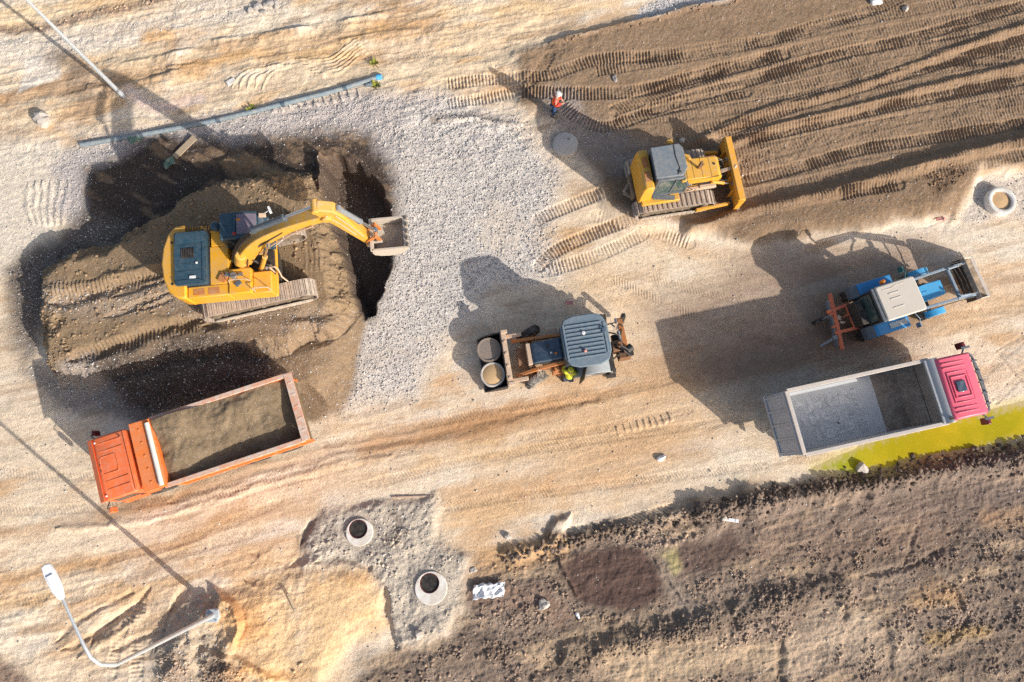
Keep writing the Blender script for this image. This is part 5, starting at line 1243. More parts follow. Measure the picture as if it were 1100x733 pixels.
for nm, lb, yy in ring_names:
    m = MB(); p = in_backhoe(3.36, yy, 0)
    m.lathe([(0.40, 0.0), (0.50, 0.02), (0.51, 0.62), (0.49, 0.66), (0.44, 0.66), (0.43, 0.62), (0.0, 0.62)], n=36)
    c = m.build('concrete_lid', 'concrete_brown' if yy < 0 else 'concrete'); c.location = (p.x, p.y, 0.20); c.rotation_euler = (0, R(4), R(189)); tag(c, lb, 'concrete lid')
    if yy > 0: MB().lathe([(0.42, 0.622), (0.36, 0.65), (0.1, 0.68), (0.0, 0.68)], n=24).build('sand_cover', 'sand_fill', c)

# ================================================================== TRACTOR
def make_tractor():
    a, b = G(936, 308, 1.45), G(949, 353, 1.45); rear = (a+b)/2; bc = G(1050, 297, 1.0); v = bc-rear
    hd = math.atan2(v[1], v[0]); z = 0.0
    for d in (-1, 0.5, 2, 3.5): pad(rear[0]+math.cos(hd)*d, rear[1]+math.sin(hd)*d, 1.2, z, 0.5)
    o = thing('tractor', 'blue farm tractor with cream cab roof and front loader beside the crimson truck', 'tractor', rear[0], rear[1], hd, z)
    for sg in (-1, 1):
        wheel(o, 0, sg*0.92, 0.78, 0.78, 0.42, 0, 'rubber', 'tractor_blue', 22, True)
        wheel(o, 2.66, sg*0.90, 0.5, 0.5, 0.28, R(3), 'rubber_dusty', 'pale_blue', 18, True)
        # long mudguards
        pr = [(-0.80, 1.15), (-0.72, 1.5), (-0.45, 1.68), (0.95, 1.60), (1.02, 1.30), (0.96, 1.28), (0.88, 1.52), (-0.42, 1.60), (-0.64, 1.44), (-0.72, 1.15)]
        y0, y1 = sorted((sg*0.62, sg*1.14))
        fo = MB().prism(pr, y0, y1).build('mudguard', 'tractor_blue', o, 0.03)
        MB().prism([(-0.84, 1.1), (-0.82, 1.42), (-0.60, 1.62), (-0.56, 1.58), (-0.77, 1.38), (-0.79, 1.1)], y0+0.02, y1-0.02).build('flap', 'cab_grey', fo)
        if sg < 0: MB().prism([(0.05, 1.665), (0.85, 1.625), (0.85, 1.635), (0.05, 1.675)], -1.0, -0.78).build('faded_panel', 'pale_blue', fo)
        pf = [(2.66+0.58*math.cos(R(t)), 0.5+0.58*math.sin(R(t))) for t in range(48, 150, 14)]
        pf += [(2.66+0.54*math.cos(R(t)), 0.5+0.54*math.sin(R(t))) for t in range(146, 47, -14)]
        y0, y1 = sorted((sg*0.76, sg*1.04)); MB().prism(pf, y0, y1).build('front_mudguard', 'tractor_hood', o, 0.015)
    MB().span(-0.55, 2.6, -0.26, 0.26, 0.55, 0.98).rod((0, -0.75, 0.78), (0, 0.75, 0.78), 0.14).rod((2.66, -0.8, 0.5), (2.66, 0.8, 0.5), 0.09).build('chassis', 'chassis', o, 0.02)
    h = MB().prism([(1.05, -0.34), (1.05, 0.38), (2.95, 0.32), (2.95, -0.32), (1.4, -0.42)], 0.95, 1.52, 'xy').build('hood', 'tractor_hood', o, 0.05)
    MB().prism([(1.02, -0.42), (1.02, -0.2), (1.5, -0.36), (1.62, -0.48), (1.2, -0.62)], 0.95, 1.40, 'xy').build('tool_box', 'tractor_blue', o, 0.03)
    MB().span(2.955, 3.0, -0.26, 0.26, 0.95, 1.4).build('grille', 'black_steel', h, 0.01)
    MB().box((2.1, 0.02, 1.53), (0.22, 0.02, 0.012)).build('badge', 'tractor_blue', h)
    MB().rod((1.7, 0.3, 1.4), (1.7, 0.3, 2.3), 0.04).build('exhaust_pipe', 'black_steel', h)
    c = MB().prism([(-0.62, 1.0), (-0.66, 2.45), (0.95, 2.45), (1.06, 1.6), (1.0, 1.0)], -0.66, 0.66).build('cab', 'black_steel', o, 0.03)
    for sg in (-1, 1): MB().prism([(-0.5, 1.6), (-0.52, 2.38), (0.85, 2.38), (0.94, 1.6)], sg*0.666-0.006, sg*0.666+0.006).build('side_window', 'glass_sky', c)
    MB().prism([(0.965, 2.4), (1.064, 1.66), (1.076, 1.66), (0.978, 2.4)], -0.58, 0.58).build('windscreen', 'glass_dark', c)
    MB().prism([(-0.672, 2.36), (-0.642, 1.3), (-0.655, 1.3), (-0.685, 2.36)], -0.56, 0.56).build('rear_window', 'glass_green', c)
    rf = MB().prism(rrect(-0.52, 1.18, -0.72, 0.72, 0.12), 2.45, 2.62, 'xy').build('cab_roof', 'tractor_roof', c, 0.05)
    rr = MB()
    for y, x0, x1 in ((-0.28, -0.12, 0.35), (0.08, -0.1, 0.36), (0.30, -0.1, 0.36)): rr.span(x0, x1, y-0.025, y+0.025, 2.615, 2.635)
    rr.tube([(-0.3, 0.52, 2.62), (0.1, 0.50, 2.625), (0.3, 0.57, 2.62), (0.7, 0.56, 2.62)], 0.012, 6)
    rr.build('roof_rib', 'tractor_roof', rf, 0.006)
    MB().span(-0.66, -0.52, -0.7, 0.7, 2.46, 2.56).build('rear_visor', 'cab_grey', c, 0.02)
    MB().span(-0.98, -0.64, -0.52, 0.5, 1.0, 1.7).box((-0.85, 0.2, 1.75), (0.2, 0.3, 0.1)).build('rear_housing', 'chassis', o, 0.03)
    MB().lathe([(0.09, 2.35), (0.085, 2.52), (0.0, 2.56)], (0.0, 0.84, 0), n=14).box((0.0, 0.76, 2.33), (0.05, 0.2, 0.04)).build('beacon', 'beacon_orange', o)
    MB().tube([(0.98, 0.66, 2.3), (1.15, 0.98, 2.3), (1.2, 1.2, 2.1)], 0.02, 7).box((1.2, 1.14, 2.0), (0.06, 0.22, 0.32)).build('mirror', 'teal', o, 0.015)
    MB().tube([(1.0, -0.66, 2.0), (1.2, -0.98, 1.9), (1.25, -1.2, 1.7)], 0.02, 7).box((1.26, -1.2, 1.6), (0.06, 0.2, 0.28)).build('mirror', 'loader_grey', o, 0.015)
    # loader
    for sg in (-1, 1):
        y = sg*0.56
        MB().span(1.22, 1.42, min(y, y+sg*0.12), max(y, y+sg*0.12), 0.7, 1.75).box((1.3, y+sg*0.02, 0.7), (0.4, 0.2, 0.3)).build('loader_tower', 'loader_grey', o, 0.02)
        MB().bar((1.3, sg*0.62, 1.72), (3.1, sg*0.66, 1.74), 0.10, 0.17).bar((3.1, sg*0.66, 1.74), (4.42, sg*0.70, 1.02), 0.10, 0.17).build('loader_arm', 'loader_grey', o, 0.015)
        MB().bar((1.4, sg*0.74, 1.80), (3.1, sg*0.77, 1.82), 0.03, 0.05).bar((3.1, sg*0.77, 1.82), (4.2, sg*0.80, 1.28), 0.03, 0.05).build('hose_line', 'black_steel', o)
        cyl(o, 'lift_cylinder', (1.35, sg*0.62, 0.95), (2.9, sg*0.65, 1.6), 0.05, 0.5, 'loader_grey')
        cyl(o, 'tilt_cylinder', (3.2, sg*0.60, 1.86), (4.36, sg*0.66, 1.30), 0.045, 0.55, 'loader_grey')
    MB().bar((3.42, -0.66, 1.5), (3.42, 0.66, 1.5), 0.12, 0.12).build('arm_cross_tube', 'loader_grey', o, 0.02)
    m = MB()
    for x_, z_ in ((3.85, 1.35), (4.15, 1.2)): m.tube([(x_-0.04, -0.66, z_), (x_+0.03, 0.0, z_), (x_-0.04, 0.66, z_)], 0.028, 7)
    m.build('cross_hoses', 'black_steel', o)
    MB().span(4.44, 4.64, -0.92, 0.92, 0.42, 1.02).box((4.42, 0.68, 0.85), (0.2, 0.14, 0.3)).box((4.42, -0.68, 0.85), (0.2, 0.14, 0.3)).build('quick_hitch', 'black_steel', o, 0.015)
    pr = [(4.66, 1.00), (4.66, 0.44), (4.76, 0.28), (4.96, 0.20), (5.62, 0.20)]
    pi_ = [(p_[0]+0.03, p_[1]+0.03) for p_ in pr]
    bk = MB().prism(pr+pi_[::-1], -0.92, 0.92)
    for sg in (-1, 1): bk.prism([(4.66, 1.00), (4.66, 0.44), (4.76, 0.28), (4.96, 0.20), (5.62, 0.20), (5.54, 0.36), (5.0, 0.85)], sg*0.92-0.02, sg*0.92+0.02)
    bu = bk.build('loader_bucket', 'bucket_steel', o, 0.008)
    MB().span(5.54, 5.70, -0.94, 0.94, 0.20, 0.24).build('cutting_edge', 'rail_pale', bu, 0.005)
    cd = MB(); gx_, gy_ = np.meshgrid(np.linspace(4.74, 5.5, 16), np.linspace(-0.86, 0.86, 30)); zz_ = 0.25+0.10*np.maximum(0, fbm(gx_*3, gy_*3, 3, 77)+0.2)+0.22*sstep(5.1, 4.75, gx_)
    cd.add([(gx_[a_, b_], gy_[a_, b_], zz_[a_, b_]) for a_ in range(30) for b_ in range(16)], [(a_*16+b_, a_*16+b_+1, a_*16+b_+17, a_*16+b_+16) for a_ in range(29) for b_ in range(15)])
    cd.build('caked_dirt', 'bucket_dirt', bu)
    # rear-mounted brush frame
    im = MB()
    for sg in (-1, 1): im.bar((-0.90, sg*0.52, 0.98), (-1.80, sg*0.46, 0.92), 0.13, 0.13)
    im.bar((-0.92, -0.58, 0.98), (-0.92, 0.58, 0.98), 0.15, 0.14)
    fr = im.build('hitch_frame', 'implement_red', o, 0.02)
    MB().bar((-1.36, 1.18, 0.92), (-1.78, -1.18, 0.92), 0.14, 0.13).bar((-1.55, 0.05, 0.86), (-0.95, 0.1, 0.95), 0.07, 0.08).bar((-1.85, -0.2, 0.92), (-1.5, -0.16, 0.9), 0.10, 0.1).bar((-1.5, 0.36, 0.92), (-1.75, 0.34, 0.92), 0.1, 0.1).build('cross_beam', 'implement_red', o, 0.02)
    MB().bar((-1.24, 0.98, 0.42), (-1.58, -1.02, 0.42), 0.26, 0.36).build('scraper_blade', 'cylinder_grey', o, 0.05)
    MB().box((-1.42, 0.10, 0.95), (0.14, 0.2, 0.14), rz=0.3).box((-1.36, -0.12, 0.95), (0.2, 0.1, 0.1), rz=-0.4).rod((-1.6, 0.1, 0.9), (-1.6, -0.1, 0.9), 0.05).build('ratchet', 'arm_cream', o, 0.02)
    wheel(o, -1.95, 0.28, 0.26, 0.26, 0.14, R(8), 'rubber', 'cylinder_grey', 12)
    MB().bar((-1.95, 0.26, 0.3), (-1.72, 0.3, 0.92), 0.05, 0.06).build('wheel_fork', 'cylinder_grey', o)
    MB().bar((-1.78, -0.62, 0.86), (-2.45, -0.78, 0.60), 0.10, 0.05).box((-1.86, -0.62, 0.9), (0.2, 0.16, 0.1)).build('tow_arm', 'cylinder_grey', o, 0.02)
    MB().tube([(-0.7, 0.1, 1.1), (-1.1, 0.0, 1.2), (-1.4, 0.05, 1.0)], 0.02, 6).rod((-0.6, 0.25, 0.9), (-0.95, 0.3, 0.98), 0.04).build('hose_line', 'black_steel', o)
    return o
tractor = make_tractor()

# ================================================================== PEOPLE
def skin_obj(name, joints, edges, mat, parent=None, sub=1):
    """one continuous surface grown round a chain of joints: joints = {name: (x, y, z, r)}"""
    keys = list(joints); me = bpy.data.meshes.new(name)
    me.from_pydata([joints[k][:3] for k in keys], [(keys.index(a), keys.index(b)) for a, b in edges], [])
    o = bpy.data.objects.new(name, me); COL.objects.link(o)
    sk = o.modifiers.new('body', 'SKIN'); sk.use_smooth_shade = True
    for i, k in enumerate(keys):
        q = me.skin_vertices[0].data[i]; r = joints[k][3]; q.radius = r if isinstance(r, tuple) else (r, r); q.use_root = (i == 0)
    s = o.modifiers.new('smooth', 'SUBSURF'); s.levels = sub; s.render_levels = sub
    me.materials.append(MT_[mat]);
    if parent is not None: o.parent = parent
    return o
mk('skin_tone', (0.52, 0.30, 0.21), 0.05, 0.55)
mk('hivis_red', (0.80, 0.055, 0.025), 0.05, 0.7, wear=0.0)
mk('hivis_orange', (0.86, 0.20, 0.02), 0.05, 0.7, wear=0.0)
mk('hivis_yellow', (0.66, 0.68, 0.05), 0.06, 0.7, wear=0.0)
mk('work_blue', (0.022, 0.07, 0.17), 0.12, 0.8, wear=0.0)
mk('work_navy', (0.015, 0.025, 0.06), 0.12, 0.8, wear=0.0)
mk('boot', (0.03, 0.027, 0.024), 0.5, 0.8)
mk('reflective', (0.62, 0.62, 0.58), 0.05, 0.35)
mk('hair_brown', (0.05, 0.03, 0.02), 0.0, 0.8)
mk('eye_dark', (0.01, 0.01, 0.012), 0.0, 0.3)

def worker(label, x, y, rz, z, jacket, vest, trousers, helmet, pose):
    o = thing('person', label, 'person', x, y, rz, z)
    P = pose  # +x = facing direction
    J = {'pelvis': (0, 0, 0.93, (0.15, 0.11)), 'waist': (0.01, 0, 1.06, (0.14, 0.10)), 'chest': (P.get('lean', 0.03), 0, 1.28, (0.17, 0.11)), 'collar': (P.get('lean', 0.03)+0.01, 0, 1.44, (0.11, 0.08)),
         'neck': (P.get('lean', 0.03)+0.03, 0, 1.52, 0.055), 'head': (P.get('lean', 0.03)+0.06, 0, 1.63, (0.078, 0.088)), 'crown': (P.get('lean', 0.03)+0.055, 0, 1.73, (0.07, 0.08))}
    E = [('pelvis', 'waist'), ('waist', 'chest'), ('chest', 'collar'), ('collar', 'neck'), ('neck', 'head'), ('head', 'crown')]
    for s_, sg in (('l', 1), ('r', -1)):
        leg = P['legs'][s_]; arm = P['arms'][s_]
        J['hip'+s_] = (0, sg*0.095, 0.88, 0.092); J['knee'+s_] = (*leg[0], 0.062); J['ankle'+s_] = (*leg[1], 0.045); J['toe'+s_] = (leg[1][0]+0.17, leg[1][1]+sg*0.03, leg[1][2]-0.05, 0.036)
        J['shoulder'+s_] = (P.get('lean', 0.03), sg*0.19, 1.42, 0.068); J['elbow'+s_] = (*arm[0], 0.047); J['wrist'+s_] = (*arm[1], 0.032)
        E += [('pelvis', 'hip'+s_), ('hip'+s_, 'knee'+s_), ('knee'+s_, 'ankle'+s_), ('ankle'+s_, 'toe'+s_), ('collar', 'shoulder'+s_), ('shoulder'+s_, 'elbow'+s_), ('elbow'+s_, 'wrist'+s_)]
        w_ = Vector(arm[1]); d = (w_-Vector(arm[0])).normalized(); up = Vector((0, 0, 1)); sd_ = d.cross(up).normalized(); nn = sd_.cross(d).normalized()
        palm = w_+d*0.06; J['palm'+s_] = (*palm, (0.036, 0.020)); E.append(('wrist'+s_, 'palm'+s_))
        for k, (off, ln) in enumerate(((-0.03, 0.062), (-0.01, 0.072), (0.01, 0.068), (0.03, 0.052))):
            a = palm+sd_*off+d*0.03; b = a+d*ln*0.6-nn*0.012; c = b+d*ln*0.4-nn*0.03
            for q, pt in (('a', a), ('b', b), ('c', c)): J[f'f{k}{q}{s_}'] = (*pt, 0.009)
            E += [('palm'+s_, f'f{k}a{s_}'), (f'f{k}a{s_}', f'f{k}b{s_}'), (f'f{k}b{s_}', f'f{k}c{s_}')]
        a = w_+d*0.03+sd_*(-0.04*sg); b = a+d*0.035+sd_*(-0.02*sg); J['t1'+s_] = (*a, 0.011); J['t2'+s_] = (*b, 0.009); E += [('wrist'+s_, 't1'+s_), ('t1'+s_, 't2'+s_)]
    body = skin_obj('body', J, E, 'skin_tone', o)
    def grow(keys, edges, name, mat, extra, ends={}):
        JJ = {k: (*J[k][:3], tuple(r+extra for r in J[k][3]) if isinstance(J[k][3], tuple) else J[k][3]+extra) for k in keys}
        JJ.update(ends); return skin_obj(name, JJ, edges, mat, o)
    up_k = ['pelvis', 'waist', 'chest', 'collar']
    te = [('pelvis', 'waist'), ('waist', 'chest'), ('chest', 'collar')]
    ak = []; ae = []
    for s_ in 'lr': ak += ['shoulder'+s_, 'elbow'+s_, 'wrist'+s_]; ae += [('collar', 'shoulder'+s_), ('shoulder'+s_, 'elbow'+s_), ('elbow'+s_, 'wrist'+s_)]
    jk = grow(up_k+ak, te+ae, 'jacket', jacket, 0.04)
    if vest: 
        vs = grow(up_k, te, 'vest', vest, 0.056)
    st = MB()
    for zz in (1.08, 1.26): st.lathe([(0.21, zz), (0.215, zz+0.05)], n=20) if False else None
    tr_k = ['pelvis']+[k+s_ for s_ in 'lr' for k in ('hip', 'knee', 'ankle')]
    grow(tr_k, [e for s_ in 'lr' for e in (('pelvis', 'hip'+s_), ('hip'+s_, 'knee'+s_), ('knee'+s_, 'ankle'+s_))], 'trousers', trousers, 0.028)
    for s_ in 'lr':
        a, t = J['ankle'+s_], J['toe'+s_]
        MB().bar((a[0]-0.07, a[1], a[2]-0.05), (t[0]+0.06, t[1], t[2]-0.005), 0.11, 0.11).rod((a[0], a[1], a[2]-0.05), (a[0], a[1], a[2]+0.1), 0.062, n=10).build('boot', 'boot', o, 0.02)
    hx, hy, hzz = J['head'][:3]
    fc = MB().ball((hx+0.085, 0.03, hzz+0.01), 0.013, 8).ball((hx+0.085, -0.03, hzz+0.01), 0.013, 8).build('eyes', 'eye_dark', body)
    MB().ball((hx+0.098, 0, hzz-0.02), (0.02, 0.014, 0.024), 8).box((hx+0.083, 0, hzz-0.06), (0.012, 0.045, 0.01)).ball((hx, 0.085, hzz), (0.022, 0.014, 0.03), 8).ball((hx, -0.085, hzz), (0.022, 0.014, 0.03), 8).build('face', 'skin_tone', body)
    MB().ball((hx-0.03, 0, hzz+0.02), (0.082, 0.09, 0.09), 12).build('hair', 'hair_brown', body)
    hm = MB().lathe([(0.132, 0.0), (0.116, 0.008), (0.121, 0.03), (0.115, 0.08), (0.09, 0.13), (0.04, 0.152), (0.0, 0.156)], n=24)
    hm.box((0, 0, 0.15), (0.18, 0.03, 0.016)).box((0.13, 0, 0.006), (0.10, 0.15, 0.012))
    hm.build('helmet', helmet, o, 0, (hx-0.005, hy, hzz+0.05), (0, R(6), 0))
    return o
pw = G(593.5, 124, 0.0)
worker('worker in red orange jacket, blue trousers and pale helmet standing on the site road', pw[0], pw[1], R(-10), hz(pw[0], pw[1])-0.01, 'hivis_red', 'hivis_orange', 'work_blue', 'helmet_white',
       dict(lean=0.05, legs={'l': ((0.03, 0.10, 0.5), (-0.02, 0.11, 0.09)), 'r': ((0.06, -0.10, 0.5), (0.03, -0.12, 0.09))},
            arms={'l': ((0.06, 0.27, 1.16), (0.28, 0.12, 1.12)), 'r': ((0.08, -0.27, 1.16), (0.32, -0.10, 1.14))}))
pb = in_backhoe(0.36, 1.12, 0)
worker('worker in yellow jacket and dark trousers reaching into the open cab door of the backhoe', pb.x, pb.y, R(189-105), hz(pb.x, pb.y)-0.01, 'hivis_yellow', None, 'work_navy', 'hivis_yellow',
       dict(lean=0.14, legs={'l': ((0.04, 0.10, 0.5), (-0.03, 0.11, 0.09)), 'r': ((0.12, -0.10, 0.52), (0.10, -0.12, 0.09))},
            arms={'l': ((0.22, 0.28, 1.25), (0.42, 0.20, 1.42)), 'r': ((0.2, -0.26, 1.18), (0.40, -0.2, 1.22))}))
# ================================================================== MANHOLES, LAMPS, PIPE
def shaft(px, py, label, r_out, r_in, top, kind, off=(0, 0)):
    x, y = G(px, py, top); zb = hz(x, y)
    if kind in ('open', 'sand'):            # clear the soil inside the ring
        q = win(np.array([[x-1.4, y-1.4], [x+1.4, y+1.4]]), 0); d = np.hypot(X[q]-x-off[0]*0, Y[q]-y)
        f = sstep(r_out+0.35, r_out-0.02, d); H[q] = H[q]*(1-f)+f*(zb if kind == 'sand' else zb)
        H[q] = np.where(d < r_out-0.03, zb-(3.0 if kind == 'open' else 0.4), H[q])
    o = None
    if kind == 'open':
        m = MB(); n = 40; ring = [(r_out, -0.3), (r_out, top-zb-0.02), (r_out-0.02, top-zb)]
        vs = []; fs = []
        for rr, zz, ox, oy in ((r_out, -0.35, 0, 0), (r_out, top-zb-0.02, 0, 0), (r_out-0.02, top-zb, 0, 0), (r_in+0.01, top-zb, *off), (r_in, top-zb-0.02, *off), (r_in, -2.6, *off)):
            for j in range(n): a = 2*math.pi*j/n; vs.append((rr*math.cos(a)+ox, rr*math.sin(a)+oy, zz))
        for i in range(5):
            for j in range(n): fs.append((i*n+j, i*n+(j+1) % n, (i+1)*n+(j+1) % n, (i+1)*n+j))
        m.add(vs, fs); o = m.build('manhole', 'concrete_pale')
        i = MB(); i.lathe([(r_in-0.012, top-zb-0.06), (r_in-0.012, -2.55), (0.0, -2.55)], (off[0], off[1], 0), n=32); i.build('shaft', 'shaft_shade', o)  # black liner puts the shade down the hole into the colour
        MB().lathe([(r_in-0.004, top-zb-0.03), (r_in-0.004, top-zb-0.055), (r_in-0.03, top-zb-0.055), (r_in-0.03, top-zb-0.03)], (off[0], off[1], 0), n=32, closed=True).build('seating_ring', 'dark_red', o)
    elif kind == 'sand':
        m = MB(); m.lathe([(r_out, -0.3), (r_out, top-zb-0.02), (r_out-0.03, top-zb), (r_in+0.05, top-zb), (r_in, top-zb-0.03), (r_in, -0.3)], n=44); o = m.build('manhole', 'concrete_pale')
        MB().lathe([(r_in-0.01, top-zb-0.12), (r_in*0.5, top-zb-0.08), (0, top-zb-0.07)], n=30).build('sand_filling', 'sand_fill', o)
    else:
        m = MB(); m.lathe([(r_out, -0.3), (r_out, top-zb-0.06), (r_out-0.03, top-zb-0.03), (r_out*0.9, top-zb-0.015), (0.0, top-zb)], n=12); o = m.build('manhole', 'concrete')
        MB().lathe([(0.06, top-zb-0.01), (0.06, top-zb+0.012), (0, top-zb+0.012)], (0.15, 0.2, 0), n=10).build('lifting_eye', 'worn_steel', o)
    o.location = (x, y, zb); return tag(o, label, 'manhole')
shaft(386, 572, 'open concrete manhole with black shaft, the smaller one nearer the haul road', 0.54, 0.37, 0.20, 'open', (-0.06, 0.13))
shaft(463, 632, 'open concrete manhole with black shaft and wide white collar beside the white sheet', 0.64, 0.385, 0.22, 'open', (-0.07, 0.19))
shaft(607.5, 154, 'covered concrete manhole with round grey lid near the worker in red', 0.58, 0.5, 0.22, 'lid')
shaft(1077, 215, 'concrete manhole ring filled with orange sand at the right end of the brown ground', 0.64, 0.44, 0.34, 'sand')

def street_lamp(base, zb, top_px, top_h, label, arm=None):
    x, y = base; o = thing('street_lamp', label, 'street lamp', x, y, 0, zb)
    m = MB().rod((0, 0, 0.45), (0, 0, 0.95), 0.105, n=16).tube([(0, 0, 0.9), (0, 0, 3.0), (0, 0, top_h-0.9), (arm[0]*0.25, arm[1]*0.25, top_h-0.25), (arm[0]*0.6, arm[1]*0.6, top_h+0.02), (arm[0]*1.1, arm[1]*1.1, top_h+0.1), (arm[0]*2.0, arm[1]*2.0, top_h+0.16), (arm[0]*3.0, arm[1]*3.0, top_h+0.2)], [0.095, 0.08, 0.06, 0.052, 0.048, 0.044, 0.04, 0.036], 14)
    m.build('pole', 'galvanised', o)
    b = MB().span(-0.24, 0.24, -0.24, 0.24, 0.40, 0.46)
    for sx in (-0.18, 0.18):
        for sy in (-0.18, 0.18): b.rod((sx, sy, 0.46), (sx, sy, 0.54), 0.025, n=8)
    b.build('base_plate', 'galvanised', o, 0.01)
    MB().rod((0, 0, -0.3), (0, 0, 0.40), 0.26, n=18).build('footing', 'concrete', o)
    L = math.hypot(*arm); a = math.atan2(arm[1], arm[0])
    h = MB().prism([(-0.05, -0.07), (0.25, -0.15), (0.72, -0.16), (0.98, -0.12), (1.02, 0.0), (0.98, 0.12), (0.72, 0.16), (0.25, 0.15), (-0.05, 0.07)], 0.0, 0.11, 'xy').prism([(0.1, -0.08), (0.7, -0.10), (0.7, 0.10), (0.1, 0.08)], 0.10, 0.15, 'xy')
    hd = h.build('lamp_head', 'lamp_white', o, 0.03, (arm[0]*2.9, arm[1]*2.9, top_h+0.17), (0, R(-6), a))
    MB().prism([(0.28, -0.11), (0.9, -0.10), (0.9, 0.10), (0.28, 0.11)], -0.02, 0.0, 'xy').build('lens', 'glass_sky', hd)
    return o
lb = G(229, 661, 0.5)
# bend at about 8.3 m, arm of 2.2 m toward the road
tp = G(66, 640, 8.4) - lb; tl = np.hypot(*tp)
street_lamp(lb, hz(lb[0], lb[1])-0.42+0.2, None, 8.05, 'grey street lamp with white head on a bent arm, lower left corner', tuple(tp/tl*0.80))
lb2 = G(133, 104, 0.1)
street_lamp(lb2, hz(lb2[0], lb2[1])-0.5, None, 8.05, 'pale street lamp pole leaning out of frame at the upper left', tuple(np.array([-0.75, -0.25])))

def pipe():
    pts = [G(*p, 0.12) for p in ((86, 155), (150, 145), (215, 132), (262, 122), (310, 110), (360, 97), (404, 83))]
    o = thing('water_pipe', 'long blue grey plastic pipe lying across the sandy bank', 'pipe', pts[0][0], pts[0][1], 0, 0)
    m = MB(); L = [(p[0]-pts[0][0], p[1]-pts[0][1], hz(p[0], p[1])+0.05) for p in pts]
    pp = smooth_line(L, 6); m.tube([tuple(q) for q in pp], 0.11, 12); m.build('barrel', 'pipe_blue', o)
    for k in (6, 14, 23, 31):
        a, b = Vector(pp[k]), Vector(pp[k+1]); c = a+(b-a).normalized()*0.16
        MB().rod(a, c, 0.135, n=14).build('coupling', 'cylinder_blue', o)
    e = Vector(pp[-1]); MB().rod(e, e+Vector((0.25, 0.07, 0)), 0.13, n=12).build('end_cap', 'tractor_hood', o)
pipe()

# ================================================================== SMALL THINGS ON THE GROUND
def rock_mesh(name, r, mat, seed, flat=0.7):
    rnd = random.Random(seed); b = bmesh.new(); bmesh.ops.create_icosphere(b, subdivisions=2, radius=1)
    for v in b.verts:
        n = v.co.normalized(); k = 1+0.22*math.sin(n.x*3+seed)+0.16*math.sin(n.y*4.1+seed*2)+rnd.uniform(-0.1, 0.1); v.co = Vector((n.x*k*r*1.15, n.y*k*r*0.9, n.z*k*r*flat))
    me = bpy.data.meshes.new(name); b.to_mesh(me); b.free(); me.materials.append(MT_[mat]); return me
def rock(px, py, r, mat, label, name='rock', seed=1, cat='rock'):
    x, y = G(px, py, 0.1); o = bpy.data.objects.new(name, rock_mesh(name, r, mat, seed)); COL.objects.link(o)
    o.location = (x, y, hz(x, y)+r*0.3); o.rotation_euler = (0, 0, seed*1.3); return tag(o, label, cat)
rock(583, 650, 0.22, 'pale_stone', 'pale round stone on dark earth below the white sheet', seed=3)
rock(621, 662, 0.10, 'white_plastic', 'small white stone beside the dark purple patch', seed=4)
rock(508, 613, 0.12, 'pale_stone', 'pinkish stone lying at the edge of the grey mortar bed', seed=5)
rock(450, 682, 0.16, 'pale_stone', 'tan stone below the manhole with the wide collar', seed=6)
rock(546, 577, 0.16, 'pale_stone', 'tan stone among the dark clods above the white sheet', seed=7)
rock(927, 503, 0.26, 'pale_stone', 'pale rock lying on the dark ridge beside the yellow puddle', seed=8)
rock(776, 557, 0.12, 'pale_stone', 'small pale stone lying next to the white board', seed=9)
rock(711, 492, 0.16, 'white_plastic', 'white stone on the sandy haul road behind the crimson truck', seed=10)
rock(660, 86, 0.14, 'grey_stone', 'grey stone on the brown graded ground above the manhole lid', seed=11)
rock(940, 3, 0.24, 'white_plastic', 'white rock at the top edge of the brown ground', seed=12)
rock(972, 10, 0.16, 'pale_stone', 'small pale rock at the top edge beside the white rock', seed=13)
rock(732, 152, 0.14, 'pale_stone', 'tan clod lit by the sun above the bulldozer', seed=14)
rock(48, 129, 0.34, 'pale_stone', 'pale slab of broken rock on the sandy bank at far left', seed=15)
for k, (a, b_, r_) in enumerate(((268, 11, 0.17), (276, 6, 0.20), (288, 3, 0.22), (296, 4, 0.18), (282, 12, 0.13))):
    rock(a, b_, r_, 'grey_stone', 'grey block of broken rock in the small pile at the top edge', 'rock', 20+k)['group'] = 'broken rocks piled at the top edge'
def board(px, py, L, wd, ang, mat, name, label, cat, h=0.05, z=0.03, tilt=0.0):
    x, y = G(px, py, 0.05); m = MB().box((0, 0, 0), (L, wd, h)); 
    for k in (-0.35, 0.35): m.box((k*L, 0, h*0.6), (0.05, wd*0.9, 0.012))
    o = m.build(name, mat, None, 0.008, (x, y, hz(x, y)+z), (0, tilt, R(ang))); return tag(o, label, cat)
board(316, 646, 0.78, 0.12, -66, 'wood', 'wooden_board', 'short wooden board stuck in the orange sand heap', 'board', tilt=0.2, z=0.12)
board(199, 159, 1.25, 0.28, 47, 'wood', 'wooden_board', 'tan wooden board lying on the damp soil below the blue pipe', 'board', z=0.10, tilt=-0.08)
board(781, 558, 0.75, 0.14, -8, 'white_plastic', 'white_board', 'white board lying among dark clods at the road edge', 'board', z=0.08)
board(248, 88, 0.42, 0.24, 35, 'concrete_pale', 'stone_slab', 'small pale slab on the sandy bank above the blue pipe', 'slab')
board(440, 534, 1.4, 0.07, 2, 'arm_cream', 'timber_batten', 'long thin timber batten along the top of the grey mortar', 'batten')
